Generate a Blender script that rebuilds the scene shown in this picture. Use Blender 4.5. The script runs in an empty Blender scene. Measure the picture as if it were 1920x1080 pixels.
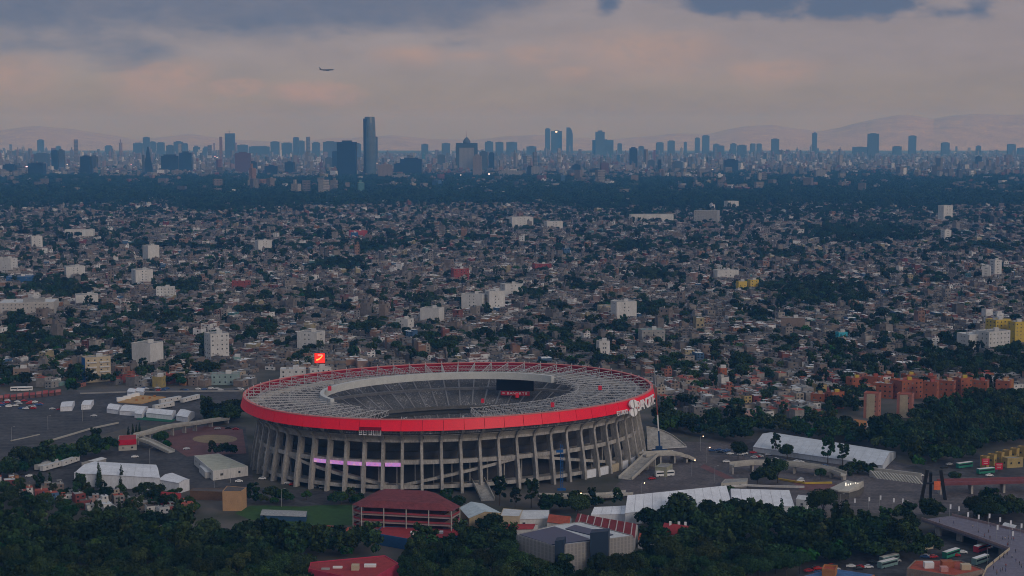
import bpy, math, random
import numpy as np
from mathutils import Vector, Matrix
R = math.radians
random.seed(7)
rng = np.random.default_rng(11)
SC = bpy.context.scene
COL = SC.collection

# ------------------------------------------------------------------ camera
CAM_H, FOC, HORIZON = 190.0, 2950.0, 256.0        # metres, pixels at 1920 wide, horizon row
PITCH = math.atan((540 - HORIZON) / FOC)
cam_d = bpy.data.cameras.new('camera')
cam = bpy.data.objects.new('camera', cam_d)
COL.objects.link(cam)
cam.location = (0, 0, CAM_H)
cam.rotation_euler = (math.pi / 2 - PITCH, 0, 0)
cam_d.sensor_width = 36.0
cam_d.lens = 36.0 * FOC / 1920.0
cam_d.clip_start = 1.0
cam_d.clip_end = 90000.0
SC.camera = cam
SC.render.resolution_x, SC.render.resolution_y = 1024, 576

# ------------------------------------------------------------------ sky, sun, exposure
SUN_AZ, SUN_EL = R(140), R(26)                     # clockwise from the view direction (+Y)
world = bpy.data.worlds.new('World')
SC.world = world
world.use_nodes = True
wt = world.node_tree
wt.nodes.clear()
def wn(kind, **kw):
    n = wt.nodes.new(kind)
    for k, v in kw.items():
        setattr(n, k, v)
    return n
def wmath(op, a, b=None, c=None, clamp=False):
    n = wn('ShaderNodeMath', operation=op, use_clamp=clamp)
    for i, v in enumerate((a, b, c)):
        if v is None:
            continue
        if isinstance(v, (int, float)):
            n.inputs[i].default_value = v
        else:
            wt.links.new(v, n.inputs[i])
    return n.outputs[0]
def wmix(f, a, b):
    n = wn('ShaderNodeMix', data_type='RGBA')
    n.clamp_factor = True
    if isinstance(f, (int, float)):
        n.inputs[0].default_value = f
    else:
        wt.links.new(f, n.inputs[0])
    for s, v in ((6, a), (7, b)):
        if isinstance(v, tuple):
            n.inputs[s].default_value = (*v, 1)
        else:
            wt.links.new(v, n.inputs[s])
    return n.outputs[2]
def wstep(v, lo, hi):
    n = wn('ShaderNodeMapRange', interpolation_type='SMOOTHSTEP')
    wt.links.new(v, n.inputs[0])
    n.inputs[1].default_value, n.inputs[2].default_value = lo, hi
    return n.outputs[0]
nish = wn('ShaderNodeTexSky', sky_type='NISHITA', sun_disc=False)
nish.sun_elevation = SUN_EL
nish.sun_rotation = SUN_AZ
nish.altitude = 2300
nish.dust_density = 4
tc = wn('ShaderNodeTexCoord')
sep = wn('ShaderNodeSeparateXYZ')
wt.links.new(tc.outputs['Generated'], sep.inputs[0])
DX, DY, DZ = sep.outputs
AZ = wmath('ARCTAN2', DX, DY)
EL = wmath('ARCSINE', DZ)
def wnoise(scale, detail, stretch=(1, 1, 3.2), rough=.55, off=0.0):
    m = wn('ShaderNodeMapping')
    m.inputs['Scale'].default_value = stretch
    m.inputs['Location'].default_value = (off, off * .7, off * .3)
    wt.links.new(tc.outputs['Generated'], m.inputs[0])
    n = wn('ShaderNodeTexNoise')
    n.inputs['Scale'].default_value = scale
    n.inputs['Detail'].default_value = detail
    n.inputs['Roughness'].default_value = rough
    wt.links.new(m.outputs[0], n.inputs['Vector'])
    return n.outputs[0]
N_big = wnoise(7, 6)
N_fine = wnoise(26, 7, (1, 1, 2.4), .6, 3.1)
N_mid = wnoise(14, 7, (1, 1, 4.0), .55, 9.4)
N_wisp = wnoise(70, 8, (1, 1, 2.2), .65, 5.7)
# overcast veil: dusty mauve low down, grey-blue overhead
K = 10.0                                           # colours below are radiances; background strength is 1/K
def k3(r, g, b):
    return (r * K, g * K, b * K)
low = wmix(wstep(EL, -.005, .055), k3(.236, .196, .085), k3(.270, .222, .240))
lowup = wmix(wstep(EL, .11, .7), low, k3(.34, .38, .45))
veil = wmix(.10, lowup, nish.outputs[0])
tone = wmath('ADD', wmath('ADD', wmath('MULTIPLY', N_mid, .40), wmath('MULTIPLY', N_wisp, .16)), .72)
vs = wn('ShaderNodeVectorMath', operation='SCALE')
wt.links.new(veil, vs.inputs[0])
wt.links.new(tone, vs.inputs['Scale'])
sky_c = vs.outputs[0]
def blob(px, py, rx, ry, soft=.55, ragged=1.0, puff=0.0):
    """soft cloud mask round the sky direction that photo pixel (px, py) looks at"""
    a0, e0 = math.atan((px - 960) / FOC), math.atan((HORIZON - py) / FOC)
    da = wmath('MULTIPLY', wmath('SUBTRACT', AZ, a0), FOC / rx)
    de = wmath('MULTIPLY', wmath('SUBTRACT', EL, e0), FOC / ry)
    if puff:                                       # flat soft foot, crisper domed top
        de = wmath('MAXIMUM', wmath('MULTIPLY', de, 1 + puff * .35), wmath('MULTIPLY', de, 1 - puff * .35))
        de = wmath('ADD', de, 0.0)
    d = wmath('SQRT', wmath('ADD', wmath('POWER', wmath('ABSOLUTE', da), 2.6), wmath('POWER', wmath('ABSOLUTE', de), 2.0)))
    d = wmath('ADD', d, wmath('ADD', wmath('MULTIPLY', wmath('SUBTRACT', N_fine, .5), 2.8 * ragged), wmath('MULTIPLY', wmath('SUBTRACT', N_wisp, .5), 1.3 * ragged)))
    n = wn('ShaderNodeMapRange', interpolation_type='SMOOTHSTEP')
    wt.links.new(d, n.inputs[0])
    n.inputs[1].default_value, n.inputs[2].default_value = 1 + soft * .5, 1 - soft
    return n.outputs[0]
def union(masks):
    o = masks[0]
    for m in masks[1:]:
        o = wmath('MAXIMUM', o, m)
    return o
pale = union([blob(310, 142, 100, 40, .75, .9, 1), blob(445, 160, 58, 15, .6, .8, 1), blob(592, 168, 92, 20, .55, .6, 1),
              blob(1000, 99, 58, 17, .8, .9, 1), blob(1215, 88, 165, 44, 1.0, 1.1, 1), blob(1075, 134, 48, 15, .9, .9, 1),
              blob(1450, 130, 90, 22, .9, 1.0, 1), blob(775, 100, 75, 20, .9, .9, 1), blob(25, 140, 90, 36, 1.2, 1.0, 1), blob(880, 104, 60, 10, 1.2, 1.1, 1)])
sky_c = wmix(wmath('MULTIPLY', pale, wmath('ADD', .20, wmath('ADD', wmath('MULTIPLY', wstep(N_fine, .38, .62), .34), wmath('MULTIPLY', wstep(N_wisp, .38, .62), .40)))), sky_c, k3(.420, .302, .250))
dark = union([blob(1400, 6, 135, 37, .45, .55), blob(1600, 12, 112, 32, .45, .55), blob(1824, 32, 26, 16, 1.2, 1.3), blob(1770, 34, 50, 9, 1.6, 1.5),
              blob(1140, 10, 18, 20, 1.2, 1.2), wmath('MULTIPLY', blob(690, 52, 90, 20, 1.3, 1.2), .8), wmath('MULTIPLY', blob(855, 84, 42, 13, 1.5, 1.3), .6),
              wmath('MULTIPLY', blob(400, 58, 85, 18, 1.5, 1.3), .8), wmath('MULTIPLY', blob(510, 48, 70, 20, 1.5, 1.3), .8), wmath('MULTIPLY', blob(590, 64, 40, 14, 1.6, 1.4), .6)])
deck_edge = wmath('ADD', wmath('MULTIPLY', wmath('ADD', AZ, .31), -.085),
                  wmath('ADD', wmath('MULTIPLY', wmath('SUBTRACT', N_big, .5), .07), wmath('ADD', wmath('MULTIPLY', wmath('SUBTRACT', N_fine, .5), .022), wmath('SUBTRACT', EL, .042))))
deck = wmath('MULTIPLY', wstep(deck_edge, -.004, .022), wmath('SUBTRACT', 1.0, wstep(EL, .14, .4)))
high = wmath('MULTIPLY', wstep(EL, .10, .3), wstep(N_big, .47, .62))
cloudy = wmath('MAXIMUM', wmath('MULTIPLY', dark, .95), wmath('MULTIPLY', wmath('MULTIPLY', wmath('MAXIMUM', deck, wmath('MULTIPLY', high, .5)), wmath('ADD', .32, wmath('ADD', wmath('MULTIPLY', N_fine, .55), wmath('MULTIPLY', N_wisp, .30)))), 1.0))
sky_c = wmix(cloudy, sky_c, k3(.098, .132, .222))
bg = wn('ShaderNodeBackground')
bg.inputs['Strength'].default_value = 1 / K
wt.links.new(sky_c, bg.inputs['Color'])
wout = wn('ShaderNodeOutputWorld')
wt.links.new(bg.outputs[0], wout.inputs['Surface'])

sun_d = bpy.data.lights.new('sun', 'SUN')
sun_d.energy = 1.0
sun_d.angle = R(30)
sun_d.color = (1.0, .90, .84)
sun = bpy.data.objects.new('sun', sun_d)
COL.objects.link(sun)
sdir = Vector((math.sin(SUN_AZ) * math.cos(SUN_EL), math.cos(SUN_AZ) * math.cos(SUN_EL), math.sin(SUN_EL)))
sun.rotation_euler = (-sdir).to_track_quat('-Z', 'Y').to_euler()

SC.view_settings.view_transform = 'Standard'
SC.view_settings.look = 'None'
SC.view_settings.exposure = 0.0
SC.view_settings.gamma = 1.0
SC.view_settings.use_curve_mapping = False
SC.render.engine = 'CYCLES'
SC.cycles.use_denoising = True
SC.cycles.max_bounces = 6
SC.cycles.diffuse_bounces = 2
SC.cycles.glossy_bounces = 2
SC.cycles.transparent_max_bounces = 4
SC.cycles.volume_bounces = 2
SC.cycles.use_adaptive_sampling = False
SC.cycles.pixel_filter_type = 'BLACKMAN_HARRIS'
SC.cycles.filter_width = 1.0

# ------------------------------------------------------------------ photo pixel <-> place
CP, SP = math.cos(PITCH), math.sin(PITCH)
def G(x, y, z=0.0):
    """point of the horizontal plane z that the photo shows at pixel (x, y)"""
    u, v = (x - 960) / FOC, (540 - y) / FOC
    d = (u, CP + v * SP, -SP + v * CP)
    t = (z - CAM_H) / d[2]
    return Vector((d[0] * t, d[1] * t, z))
def PX(p):
    X, Y, Z = p[0], p[1], p[2] - CAM_H
    dep, up = Y * CP - Z * SP, Y * SP + Z * CP
    return 960 + FOC * X / dep, 540 - FOC * up / dep
def at_depth(x, y, Y):
    u, v = (x - 960) / FOC, (540 - y) / FOC
    d = Vector((u, CP + v * SP, -SP + v * CP))
    return Vector((0, 0, CAM_H)) + d * (Y / d[1])

# ------------------------------------------------------------------ materials
MATS = {}
def new_mat(name):
    m = bpy.data.materials.new(name)
    m.use_nodes = True
    nt = m.node_tree
    b = nt.nodes['Principled BSDF']
    b.inputs['Specular IOR Level'].default_value = .25
    return m, nt, b
def M(name, rgb=None, rough=.85, var=.22, scale=.35, metal=0.0, streak=0.0, spec=.25):
    """plain surface with two scales of blotchy wear in its colour"""
    if name in MATS:
        return MATS[name]
    m, nt, b = new_mat(name)
    b.inputs['Roughness'].default_value = rough
    b.inputs['Metallic'].default_value = metal
    b.inputs['Specular IOR Level'].default_value = spec
    geo = nt.nodes.new('ShaderNodeNewGeometry')
    mp = nt.nodes.new('ShaderNodeMapping')
    mp.inputs['Scale'].default_value = (1, 1, .25 if streak else 1)
    nt.links.new(geo.outputs['Position'], mp.inputs[0])
    n1 = nt.nodes.new('ShaderNodeTexNoise')
    n1.inputs['Scale'].default_value = scale
    n1.inputs['Detail'].default_value = 6
    n1.inputs['Roughness'].default_value = .65
    nt.links.new(mp.outputs[0], n1.inputs['Vector'])
    mr = nt.nodes.new('ShaderNodeMapRange')
    mr.inputs[1].default_value, mr.inputs[2].default_value = .25, .75
    mr.inputs[3].default_value, mr.inputs[4].default_value = 1 - var, 1 + var
    nt.links.new(n1.outputs[0], mr.inputs[0])
    sc = nt.nodes.new('ShaderNodeVectorMath')
    sc.operation = 'SCALE'
    sc.inputs[0].default_value = rgb
    n2 = nt.nodes.new('ShaderNodeTexNoise')
    n2.inputs['Scale'].default_value = scale * 9
    n2.inputs['Detail'].default_value = 4
    nt.links.new(mp.outputs[0], n2.inputs['Vector'])
    m3 = nt.nodes.new('ShaderNodeMapRange')
    m3.inputs[1].default_value, m3.inputs[2].default_value = .3, .7
    m3.inputs[3].default_value, m3.inputs[4].default_value = 1 - var * .7, 1 + var * .7
    nt.links.new(n2.outputs[0], m3.inputs[0])
    mu = nt.nodes.new('ShaderNodeMath'); mu.operation = 'MULTIPLY'
    nt.links.new(mr.outputs[0], mu.inputs[0]); nt.links.new(m3.outputs[0], mu.inputs[1])
    nt.links.new(mu.outputs[0], sc.inputs['Scale'])
    nt.links.new(sc.outputs[0], b.inputs['Base Color'])
    MATS[name] = m
    return m
def M_emit(name, rgb, strength, pattern=None):
    if name in MATS:
        return MATS[name]
    m, nt, b = new_mat(name)
    b.inputs['Base Color'].default_value = (.02, .02, .02, 1)
    b.inputs['Emission Strength'].default_value = strength
    if pattern:
        geo = nt.nodes.new('ShaderNodeNewGeometry')
        n = nt.nodes.new('ShaderNodeTexNoise')
        n.inputs['Scale'].default_value = pattern[0]
        n.inputs['Detail'].default_value = 4
        nt.links.new(geo.outputs['Position'], n.inputs['Vector'])
        r = nt.nodes.new('ShaderNodeValToRGB')
        els = r.color_ramp.elements
        for i, (p, c) in enumerate(pattern[1]):
            e = els[i] if i < 2 else els.new(p)
            e.position, e.color = p, (*c, 1)
        nt.links.new(n.outputs[0], r.inputs[0])
        nt.links.new(r.outputs[0], b.inputs['Emission Color'])
    else:
        b.inputs['Emission Color'].default_value = (*rgb, 1)
    MATS[name] = m
    return m
def M_random(name, palette, rough=.9, var=.25, scale=.5, island=False):
    """one colour per object or instance out of a palette, with wear on top"""
    m, nt, b = new_mat(name)
    b.inputs['Roughness'].default_value = rough
    if island:
        src = nt.nodes.new('ShaderNodeNewGeometry').outputs['Random Per Island']
    else:
        src = nt.nodes.new('ShaderNodeObjectInfo').outputs['Random']
    r = nt.nodes.new('ShaderNodeValToRGB')
    r.color_ramp.interpolation = 'CONSTANT'
    els = r.color_ramp.elements
    tot = sum(w for w, c in palette)
    acc = 0
    for i, (w, c) in enumerate(palette):
        e = els[i] if i < 2 else els.new(min(acc / tot, 1))
        e.position, e.color = acc / tot, (*c, 1)
        acc += w
    nt.links.new(src, r.inputs[0])
    geo = nt.nodes.new('ShaderNodeNewGeometry')
    n1 = nt.nodes.new('ShaderNodeTexNoise')
    n1.inputs['Scale'].default_value = scale
    n1.inputs['Detail'].default_value = 5
    nt.links.new(geo.outputs['Position'], n1.inputs['Vector'])
    mr = nt.nodes.new('ShaderNodeMapRange')
    mr.inputs[1].default_value, mr.inputs[2].default_value = .25, .75
    mr.inputs[3].default_value, mr.inputs[4].default_value = 1 - var, 1 + var
    nt.links.new(n1.outputs[0], mr.inputs[0])
    sc = nt.nodes.new('ShaderNodeVectorMath')
    sc.operation = 'SCALE'
    nt.links.new(r.outputs[0], sc.inputs[0])
    nt.links.new(mr.outputs[0], sc.inputs['Scale'])
    nt.links.new(sc.outputs[0], b.inputs['Base Color'])
    MATS[name] = m
    return m
def M_leaf(name, dark, light, autumn=0.0):
    m, nt, b = new_mat(name)
    b.inputs['Roughness'].default_value = .9
    b.inputs['Specular IOR Level'].default_value = .03
    geo = nt.nodes.new('ShaderNodeNewGeometry')
    oi = nt.nodes.new('ShaderNodeObjectInfo')
    mx = nt.nodes.new('ShaderNodeMix')
    mx.data_type = 'RGBA'
    nt.links.new(geo.outputs['Random Per Island'], mx.inputs[0])
    mx.inputs[6].default_value, mx.inputs[7].default_value = (*dark, 1), (*light, 1)
    hs = nt.nodes.new('ShaderNodeHueSaturation')
    mr = nt.nodes.new('ShaderNodeMapRange')
    mr.inputs[3].default_value, mr.inputs[4].default_value = .46 - autumn, .53
    nt.links.new(oi.outputs['Random'], mr.inputs[0])
    nt.links.new(mr.outputs[0], hs.inputs['Hue'])
    wh = nt.nodes.new('ShaderNodeTexWhiteNoise')
    wh.noise_dimensions = '1D'
    nt.links.new(oi.outputs['Random'], wh.inputs['W'])
    m2 = nt.nodes.new('ShaderNodeMapRange')
    m2.inputs[3].default_value, m2.inputs[4].default_value = .5, 1.7
    nt.links.new(wh.outputs['Value'], m2.inputs[0])
    nt.links.new(m2.outputs[0], hs.inputs['Value'])
    nt.links.new(mx.outputs[2], hs.inputs['Color'])
    nt.links.new(hs.outputs[0], b.inputs['Base Color'])
    MATS[name] = m
    return m
def M_bands(name, wall, glass, floor=3.6, duty=.55, rough=.35, vert=0.0, spec=.5):
    """far facade: glass bands between floor slabs (too far off to tell single windows)"""
    m, nt, b = new_mat(name)
    b.inputs['Specular IOR Level'].default_value = spec
    geo = nt.nodes.new('ShaderNodeNewGeometry')
    sp = nt.nodes.new('ShaderNodeSeparateXYZ')
    nt.links.new(geo.outputs['Position'], sp.inputs[0])
    def frac(sock, size, duty):
        a = nt.nodes.new('ShaderNodeMath'); a.operation = 'DIVIDE'
        nt.links.new(sock, a.inputs[0]); a.inputs[1].default_value = size
        f = nt.nodes.new('ShaderNodeMath'); f.operation = 'FRACT'
        nt.links.new(a.outputs[0], f.inputs[0])
        g = nt.nodes.new('ShaderNodeMath'); g.operation = 'LESS_THAN'
        nt.links.new(f.outputs[0], g.inputs[0]); g.inputs[1].default_value = duty
        return g.outputs[0]
    k = frac(sp.outputs[2], floor, duty)
    if vert:
        k2 = frac(sp.outputs[0], vert, .6)
        mm = nt.nodes.new('ShaderNodeMath'); mm.operation = 'MULTIPLY'
        nt.links.new(k, mm.inputs[0]); nt.links.new(k2, mm.inputs[1])
        k = mm.outputs[0]
    mx = nt.nodes.new('ShaderNodeMix'); mx.data_type = 'RGBA'
    nt.links.new(k, mx.inputs[0])
    mx.inputs[6].default_value, mx.inputs[7].default_value = (*wall, 1), (*glass, 1)
    nt.links.new(mx.outputs[2], b.inputs['Base Color'])
    rr = nt.nodes.new('ShaderNodeMapRange')
    rr.inputs[3].default_value, rr.inputs[4].default_value = .8, rough
    nt.links.new(k, rr.inputs[0])
    nt.links.new(rr.outputs[0], b.inputs['Roughness'])
    MATS[name] = m
    return m

concrete = M('concrete', (.345, .328, .305), streak=1, var=.42, scale=.3)
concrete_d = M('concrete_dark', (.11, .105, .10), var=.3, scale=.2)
concrete_l = M('concrete_light', (.40, .385, .35), var=.2, scale=.3)
asphalt = M('asphalt', (.058, .056, .060), var=.6, scale=.035)
paving = M('paving', (.105, .092, .095), var=.5, scale=.06)
paving_red = M('paving_red', (.16, .075, .075), var=.3, scale=.12)
sand = M('sand', (.30, .22, .13), var=.25, scale=.2)
lawn_m = M('lawn', (.035, .085, .018), var=.35, scale=.25)
white = M('white_paint', (.70, .70, .70), var=.08, scale=.3)
fabric = M('white_fabric', (.66, .68, .73), var=.16, scale=.22, streak=1)
fabric_shaded = M('white_fabric_shaded', (.52, .56, .62), var=.16, scale=.22, streak=1)  # white fabric darkened: part of the tent's shading is put into this colour
steel = M('white_steel', (.46, .46, .47), var=.15, scale=.6, rough=.5)
steel_d = M('dark_steel', (.05, .055, .06), var=.2, rough=.5)
steel_g = M('grey_steel', (.30, .31, .32), var=.2, rough=.5)
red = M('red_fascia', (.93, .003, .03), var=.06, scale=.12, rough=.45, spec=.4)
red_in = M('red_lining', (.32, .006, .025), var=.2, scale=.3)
roof_red = M('red_roof', (.30, .035, .038), var=.25, scale=.3)
roof_terra = M('terracotta_roof', (.34, .075, .045), var=.3, scale=.4)
brick_o = M('orange_brick', (.32, .105, .055), var=.2, scale=.3)
salmon = M('salmon_paint', (.36, .15, .115), var=.15, scale=.3)
cream = M('cream_paint', (.45, .38, .27), var=.15, scale=.3)
yellow = M('yellow_paint', (.52, .38, .06), var=.15, scale=.3)
orange = M('orange_paint', (.40, .17, .06), var=.15, scale=.3)
pink = M('pink_paint', (.50, .26, .24), var=.15, scale=.3)
blue = M('blue_paint', (.03, .10, .24), var=.15, scale=.3)
teal = M('teal_paint', (.17, .27, .265), var=.15, scale=.3)
green_p = M('green_paint', (.03, .20, .13), var=.15, scale=.3)
tan = M('tan_paint', (.44, .27, .15), var=.15, scale=.3)
grey_p = M('grey_paint', (.30, .295, .29), var=.2, scale=.3)
brown_p = M('brown_render', (.22, .17, .145), var=.25, scale=.3)
white_w = M('white_wall', (.53, .525, .52), var=.16, scale=.15, streak=1)
roof_g = M('grey_roof', (.27, .265, .26), var=.35, scale=.25)
roof_w = M('pale_sheet_roof', (.52, .54, .56), var=.2, scale=.25)
roof_dark = M('dark_felt_roof', (.10, .085, .08), var=.3, scale=.25)
solar = M('solar_panel', (.030, .042, .085), var=.15, scale=.5, rough=.35, spec=.5)
navy = M('navy_cladding', (.018, .035, .065), var=.15, scale=.4, rough=.5)
glass = M('dark_glass', (.02, .024, .03), var=.2, rough=.2, spec=.5)
black = M('black_paint', (.012, .012, .014), var=.2, rough=.5)
rubber = M('rubber', (.02, .02, .02))
bark = M('bark', (.07, .055, .045), var=.3, scale=2)
skin_m = M('skin', (.30, .17, .12), var=.1)

# ------------------------------------------------------------------ mesh helpers
class MB:
    def __init__(s):
        s.v, s.f, s.m = [], [], []
    def add(s, vs, fs, mi=0):
        o = len(s.v)
        s.v += [tuple(p) for p in vs]
        s.f += [tuple(i + o for i in q) for q in fs]
        s.m += [mi] * len(fs)
        return s
    def prism(s, poly, z0, z1, mi=0, top=None):
        n = len(poly)
        if sum(poly[i][0] * poly[(i + 1) % n][1] - poly[(i + 1) % n][0] * poly[i][1] for i in range(n)) < 0:
            poly = poly[::-1]
        vs = [(p[0], p[1], z0) for p in poly] + [(p[0], p[1], z1) for p in poly]
        s.add(vs, [(i, (i + 1) % n, n + (i + 1) % n, n + i) for i in range(n)] + [tuple(range(n - 1, -1, -1))], mi)
        s.add(vs[n:], [tuple(range(n))], mi if top is None else top)
        return s
    def box(s, c, d, rz=0.0, mi=0, top=None):
        """c: centre of the base, d: full sizes"""
        ca, sa = math.cos(rz), math.sin(rz)
        poly = [(c[0] + x * ca - y * sa, c[1] + x * sa + y * ca) for x, y in
                ((-d[0] / 2, -d[1] / 2), (d[0] / 2, -d[1] / 2), (d[0] / 2, d[1] / 2), (-d[0] / 2, d[1] / 2))]
        return s.prism(poly, c[2], c[2] + d[2], mi, top)
    def bar(s, p, q, w, h=None, mi=0):
        p, q = Vector(p), Vector(q)
        h = h or w
        d = (q - p).normalized()
        up = Vector((0, 0, 1)) if abs(d.z) < .95 else Vector((0, 1, 0))
        a = d.cross(up).normalized() * w / 2
        b = a.cross(d).normalized() * h / 2
        vs = [e + x for e in (p, q) for x in (a + b, -a + b, -a - b, a - b)]
        return s.add(vs, [(0, 1, 5, 4), (1, 2, 6, 5), (2, 3, 7, 6), (3, 0, 4, 7), (3, 2, 1, 0), (4, 5, 6, 7)], mi)
    def tube(s, p, q, r0, r1=None, n=8, mi=0):
        p, q = Vector(p), Vector(q)
        r1 = r0 if r1 is None else r1
        d = (q - p).normalized()
        up = Vector((0, 0, 1)) if abs(d.z) < .95 else Vector((0, 1, 0))
        a = d.cross(up).normalized()
        b = a.cross(d)
        vs = [e + (a * math.cos(t) + b * math.sin(t)) * r for e, r in ((p, r0), (q, r1)) for t in [2 * math.pi * i / n for i in range(n)]]
        fs = [((i + 1) % n, i, n + i, n + (i + 1) % n) for i in range(n)] + [tuple(range(n)), tuple(range(2 * n - 1, n - 1, -1))]
        return s.add(vs, fs, mi)
    def lathe(s, prof, n=12, c=(0, 0, 0), mi=0):
        vs = [(c[0] + r * math.cos(2 * math.pi * i / n), c[1] + r * math.sin(2 * math.pi * i / n), c[2] + z) for r, z in prof for i in range(n)]
        fs = [(j * n + i, j * n + (i + 1) % n, (j + 1) * n + (i + 1) % n, (j + 1) * n + i) for j in range(len(prof) - 1) for i in range(n)]
        fs.append(tuple((len(prof) - 1) * n + i for i in range(n)))
        return s.add(vs, fs, mi)
    def mesh(s, name, mats):
        me = bpy.data.meshes.new(name)
        me.from_pydata(s.v, [], s.f)
        for m in (mats if isinstance(mats, (list, tuple)) else [mats]):
            me.materials.append(m)
        if any(s.m):
            me.polygons.foreach_set('material_index', s.m)
        me.update()
        return me
    def build(s, name, mats, parent=None, loc=(0, 0, 0), rz=0.0):
        return link(name, s.mesh(name, mats), parent, loc, rz)
def link(name, me, parent=None, loc=(0, 0, 0), rz=0.0, scale=None):
    o = bpy.data.objects.new(name, me)
    o.location = loc
    o.rotation_euler = (0, 0, rz)
    if scale:
        o.scale = scale
    if parent:
        o.parent = parent
    COL.objects.link(o)
    return o
def tag(o, label, cat, group=None, kind=None):
    o['label'] = label
    if cat:
        o['category'] = cat
    if group:
        o['group'] = group
    if kind:
        o['kind'] = kind
    return o
def thing(name, label, cat, loc=(0, 0, 0), rz=0.0, group=None):
    return tag(link(name, None, None, loc, rz), label, cat, group)
def struct(name, mb, mat, label, kind='structure'):
    o = mb.build(name, mat)
    o['kind'] = kind
    o['label'] = label
    return o
def copy_tree(o, parent=None):
    c = o.copy()
    COL.objects.link(c)
    c.parent = parent
    for ch in o.children:
        copy_tree(ch, c)
    return c
def pts(px, z=0.0):
    return [tuple(G(x, y, z)[:2]) for x, y in px]
def sheet(name, px, z, mat, label):
    mb = MB()
    p = pts(px, z)
    n = len(p)
    if sum(p[i][0] * p[(i + 1) % n][1] - p[(i + 1) % n][0] * p[i][1] for i in range(n)) < 0:
        p = p[::-1]
    mb.add([(x, y, z) for x, y in p], [tuple(range(n))])
    return struct(name, mb, mat, label)
def inside(x, y, poly):
    c = False
    j = len(poly) - 1
    for i in range(len(poly)):
        if (poly[i][1] > y) != (poly[j][1] > y) and x < (poly[j][0] - poly[i][0]) * (y - poly[i][1]) / (poly[j][1] - poly[i][1]) + poly[i][0]:
            c = not c
        j = i
    return c
# one window for all: a proud dark pane in a thin frame, 1 x 1 m, facing -Y
WIN = MB().box((0, 0, -.5), (1, .08, 1), mi=0).mesh('window', [glass])
WINS = [WIN, WIN, MB().box((0, 0, -.5), (1, .08, 1)).mesh('window', [M('grey_glass', (.07, .075, .08), rough=.3, spec=.5)]),
        MB().box((0, 0, -.5), (1, .08, 1)).mesh('window', [M('curtained_glass', (.20, .185, .165), rough=.5)])]
DOOR = MB().box((0, 0, 0), (1, .10, 1)).mesh('door', [M('door_paint', (.12, .07, .05))])
def windows(parent, poly, z0, z1, per=4.0, storey=3.2, size=(1.5, 1.4), edges=None, skip=.08, limit=60, cols=None):
    """windows on the wall faces that look towards the camera's side"""
    n = len(poly)
    if sum(poly[i][0] * poly[(i + 1) % n][1] - poly[(i + 1) % n][0] * poly[i][1] for i in range(n)) < 0:
        poly = poly[::-1]
    rows = max(1, int((z1 - z0) / storey))
    made = 0
    for i in range(n):
        a, b = Vector(poly[i]), Vector(poly[(i + 1) % n])
        e = b - a
        nrm = Vector((e.y, -e.x)).normalized()
        mid = (a + b) / 2
        if nrm.dot(-mid.normalized()) < .12 or e.length < 3:
            continue
        n_col = cols or max(1, int(e.length / per))
        for c in range(n_col):
            f = (c + .5) / n_col if not cols else .5 + (c - (cols - 1) / 2) * .2
            p = a + e * f + nrm * .03
            for r in range(rows):
                if random.random() < skip or made >= limit:
                    continue
                made += 1
                link('window', random.choice(WINS), parent, (p.x - parent.location.x, p.y - parent.location.y, z0 + (r + .55) * (z1 - z0) / rows),
                     math.atan2(e.y, e.x), (min(size[0], e.length / n_col * .8) * random.uniform(.8, 1.1), 1, size[1] * random.uniform(.85, 1.05)))
FOOT = []                                          # occupied ground, as polygons
def building(name, label, cat, poly, h, wall, roof, win=None, parapet=.6, group=None, z0=0.0, extras=()):
    """flat-roofed building on a ground polygon: walls, roof slab with parapet, windows"""
    cx = sum(p[0] for p in poly) / len(poly)
    cy = sum(p[1] for p in poly) / len(poly)
    t = thing(name, label, cat, (cx, cy, 0), 0, group)
    loc = [(p[0] - cx, p[1] - cy) for p in poly]
    FOOT.append(poly)
    wb = MB().prism(loc, z0, h)
    if parapet:
        n = len(loc)
        for i in range(n):
            a, b = Vector(loc[i]), Vector(loc[(i + 1) % n])
            wb.bar((a.x * .985, a.y * .985, h + parapet / 2), (b.x * .985, b.y * .985, h + parapet / 2), .35, parapet)
    wb.build('wall', wall, t)
    rf = MB().prism([(x * .97, y * .97) for x, y in loc], h + .02, h + .16).build('roof', roof, t)
    for (fx, fy, sx, sy, sz, m) in extras:         # rooftop boxes, placed in fractions of the half extents
        hx = max(abs(p[0]) for p in loc); hy = max(abs(p[1]) for p in loc)
        MB().box((fx * hx, fy * hy, h + .16), (sx, sy, sz)).build('rooftop_box', m, rf)
    if win:
        windows(t, poly, z0, h, **win)
    return t
def block_poly(x0, x1, ybase, rot, ratio=1.0):
    """oriented rectangle that fills pixel columns x0..x1 with its nearest corner near row ybase"""
    p = G((x0 + x1) / 2, ybase)
    W = (x1 - x0) / FOC * p.length
    a = W / (abs(math.cos(rot)) + ratio * abs(math.sin(rot)))
    b = a * ratio
    ca, sa = math.cos(rot), math.sin(rot)
    c = Vector((p.x, p.y)) + Vector((p.x, p.y)).normalized() * (b * abs(ca) + a * abs(sa)) / 2
    return [(c.x + x * ca - y * sa, c.y + x * sa + y * ca) for x, y in ((-a / 2, -b / 2), (a / 2, -b / 2), (a / 2, b / 2), (-a / 2, b / 2))], p.length
def block(name, label, cat, x0, x1, ytop, ybase, rot=.5, ratio=.8, wall=None, roof=None, win=True, group=None, extras=(), per=4.2, limit=60, cols=None):
    poly, D = block_poly(x0, x1, ybase, rot, ratio)
    h = (ybase - ytop) * D / FOC
    return building(name, label, cat, poly, h, wall or white_w, roof or roof_g,
                    dict(per=per, size=(1.25, 1.15), limit=limit, cols=cols) if win else None, .8, group, extras=extras)
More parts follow.
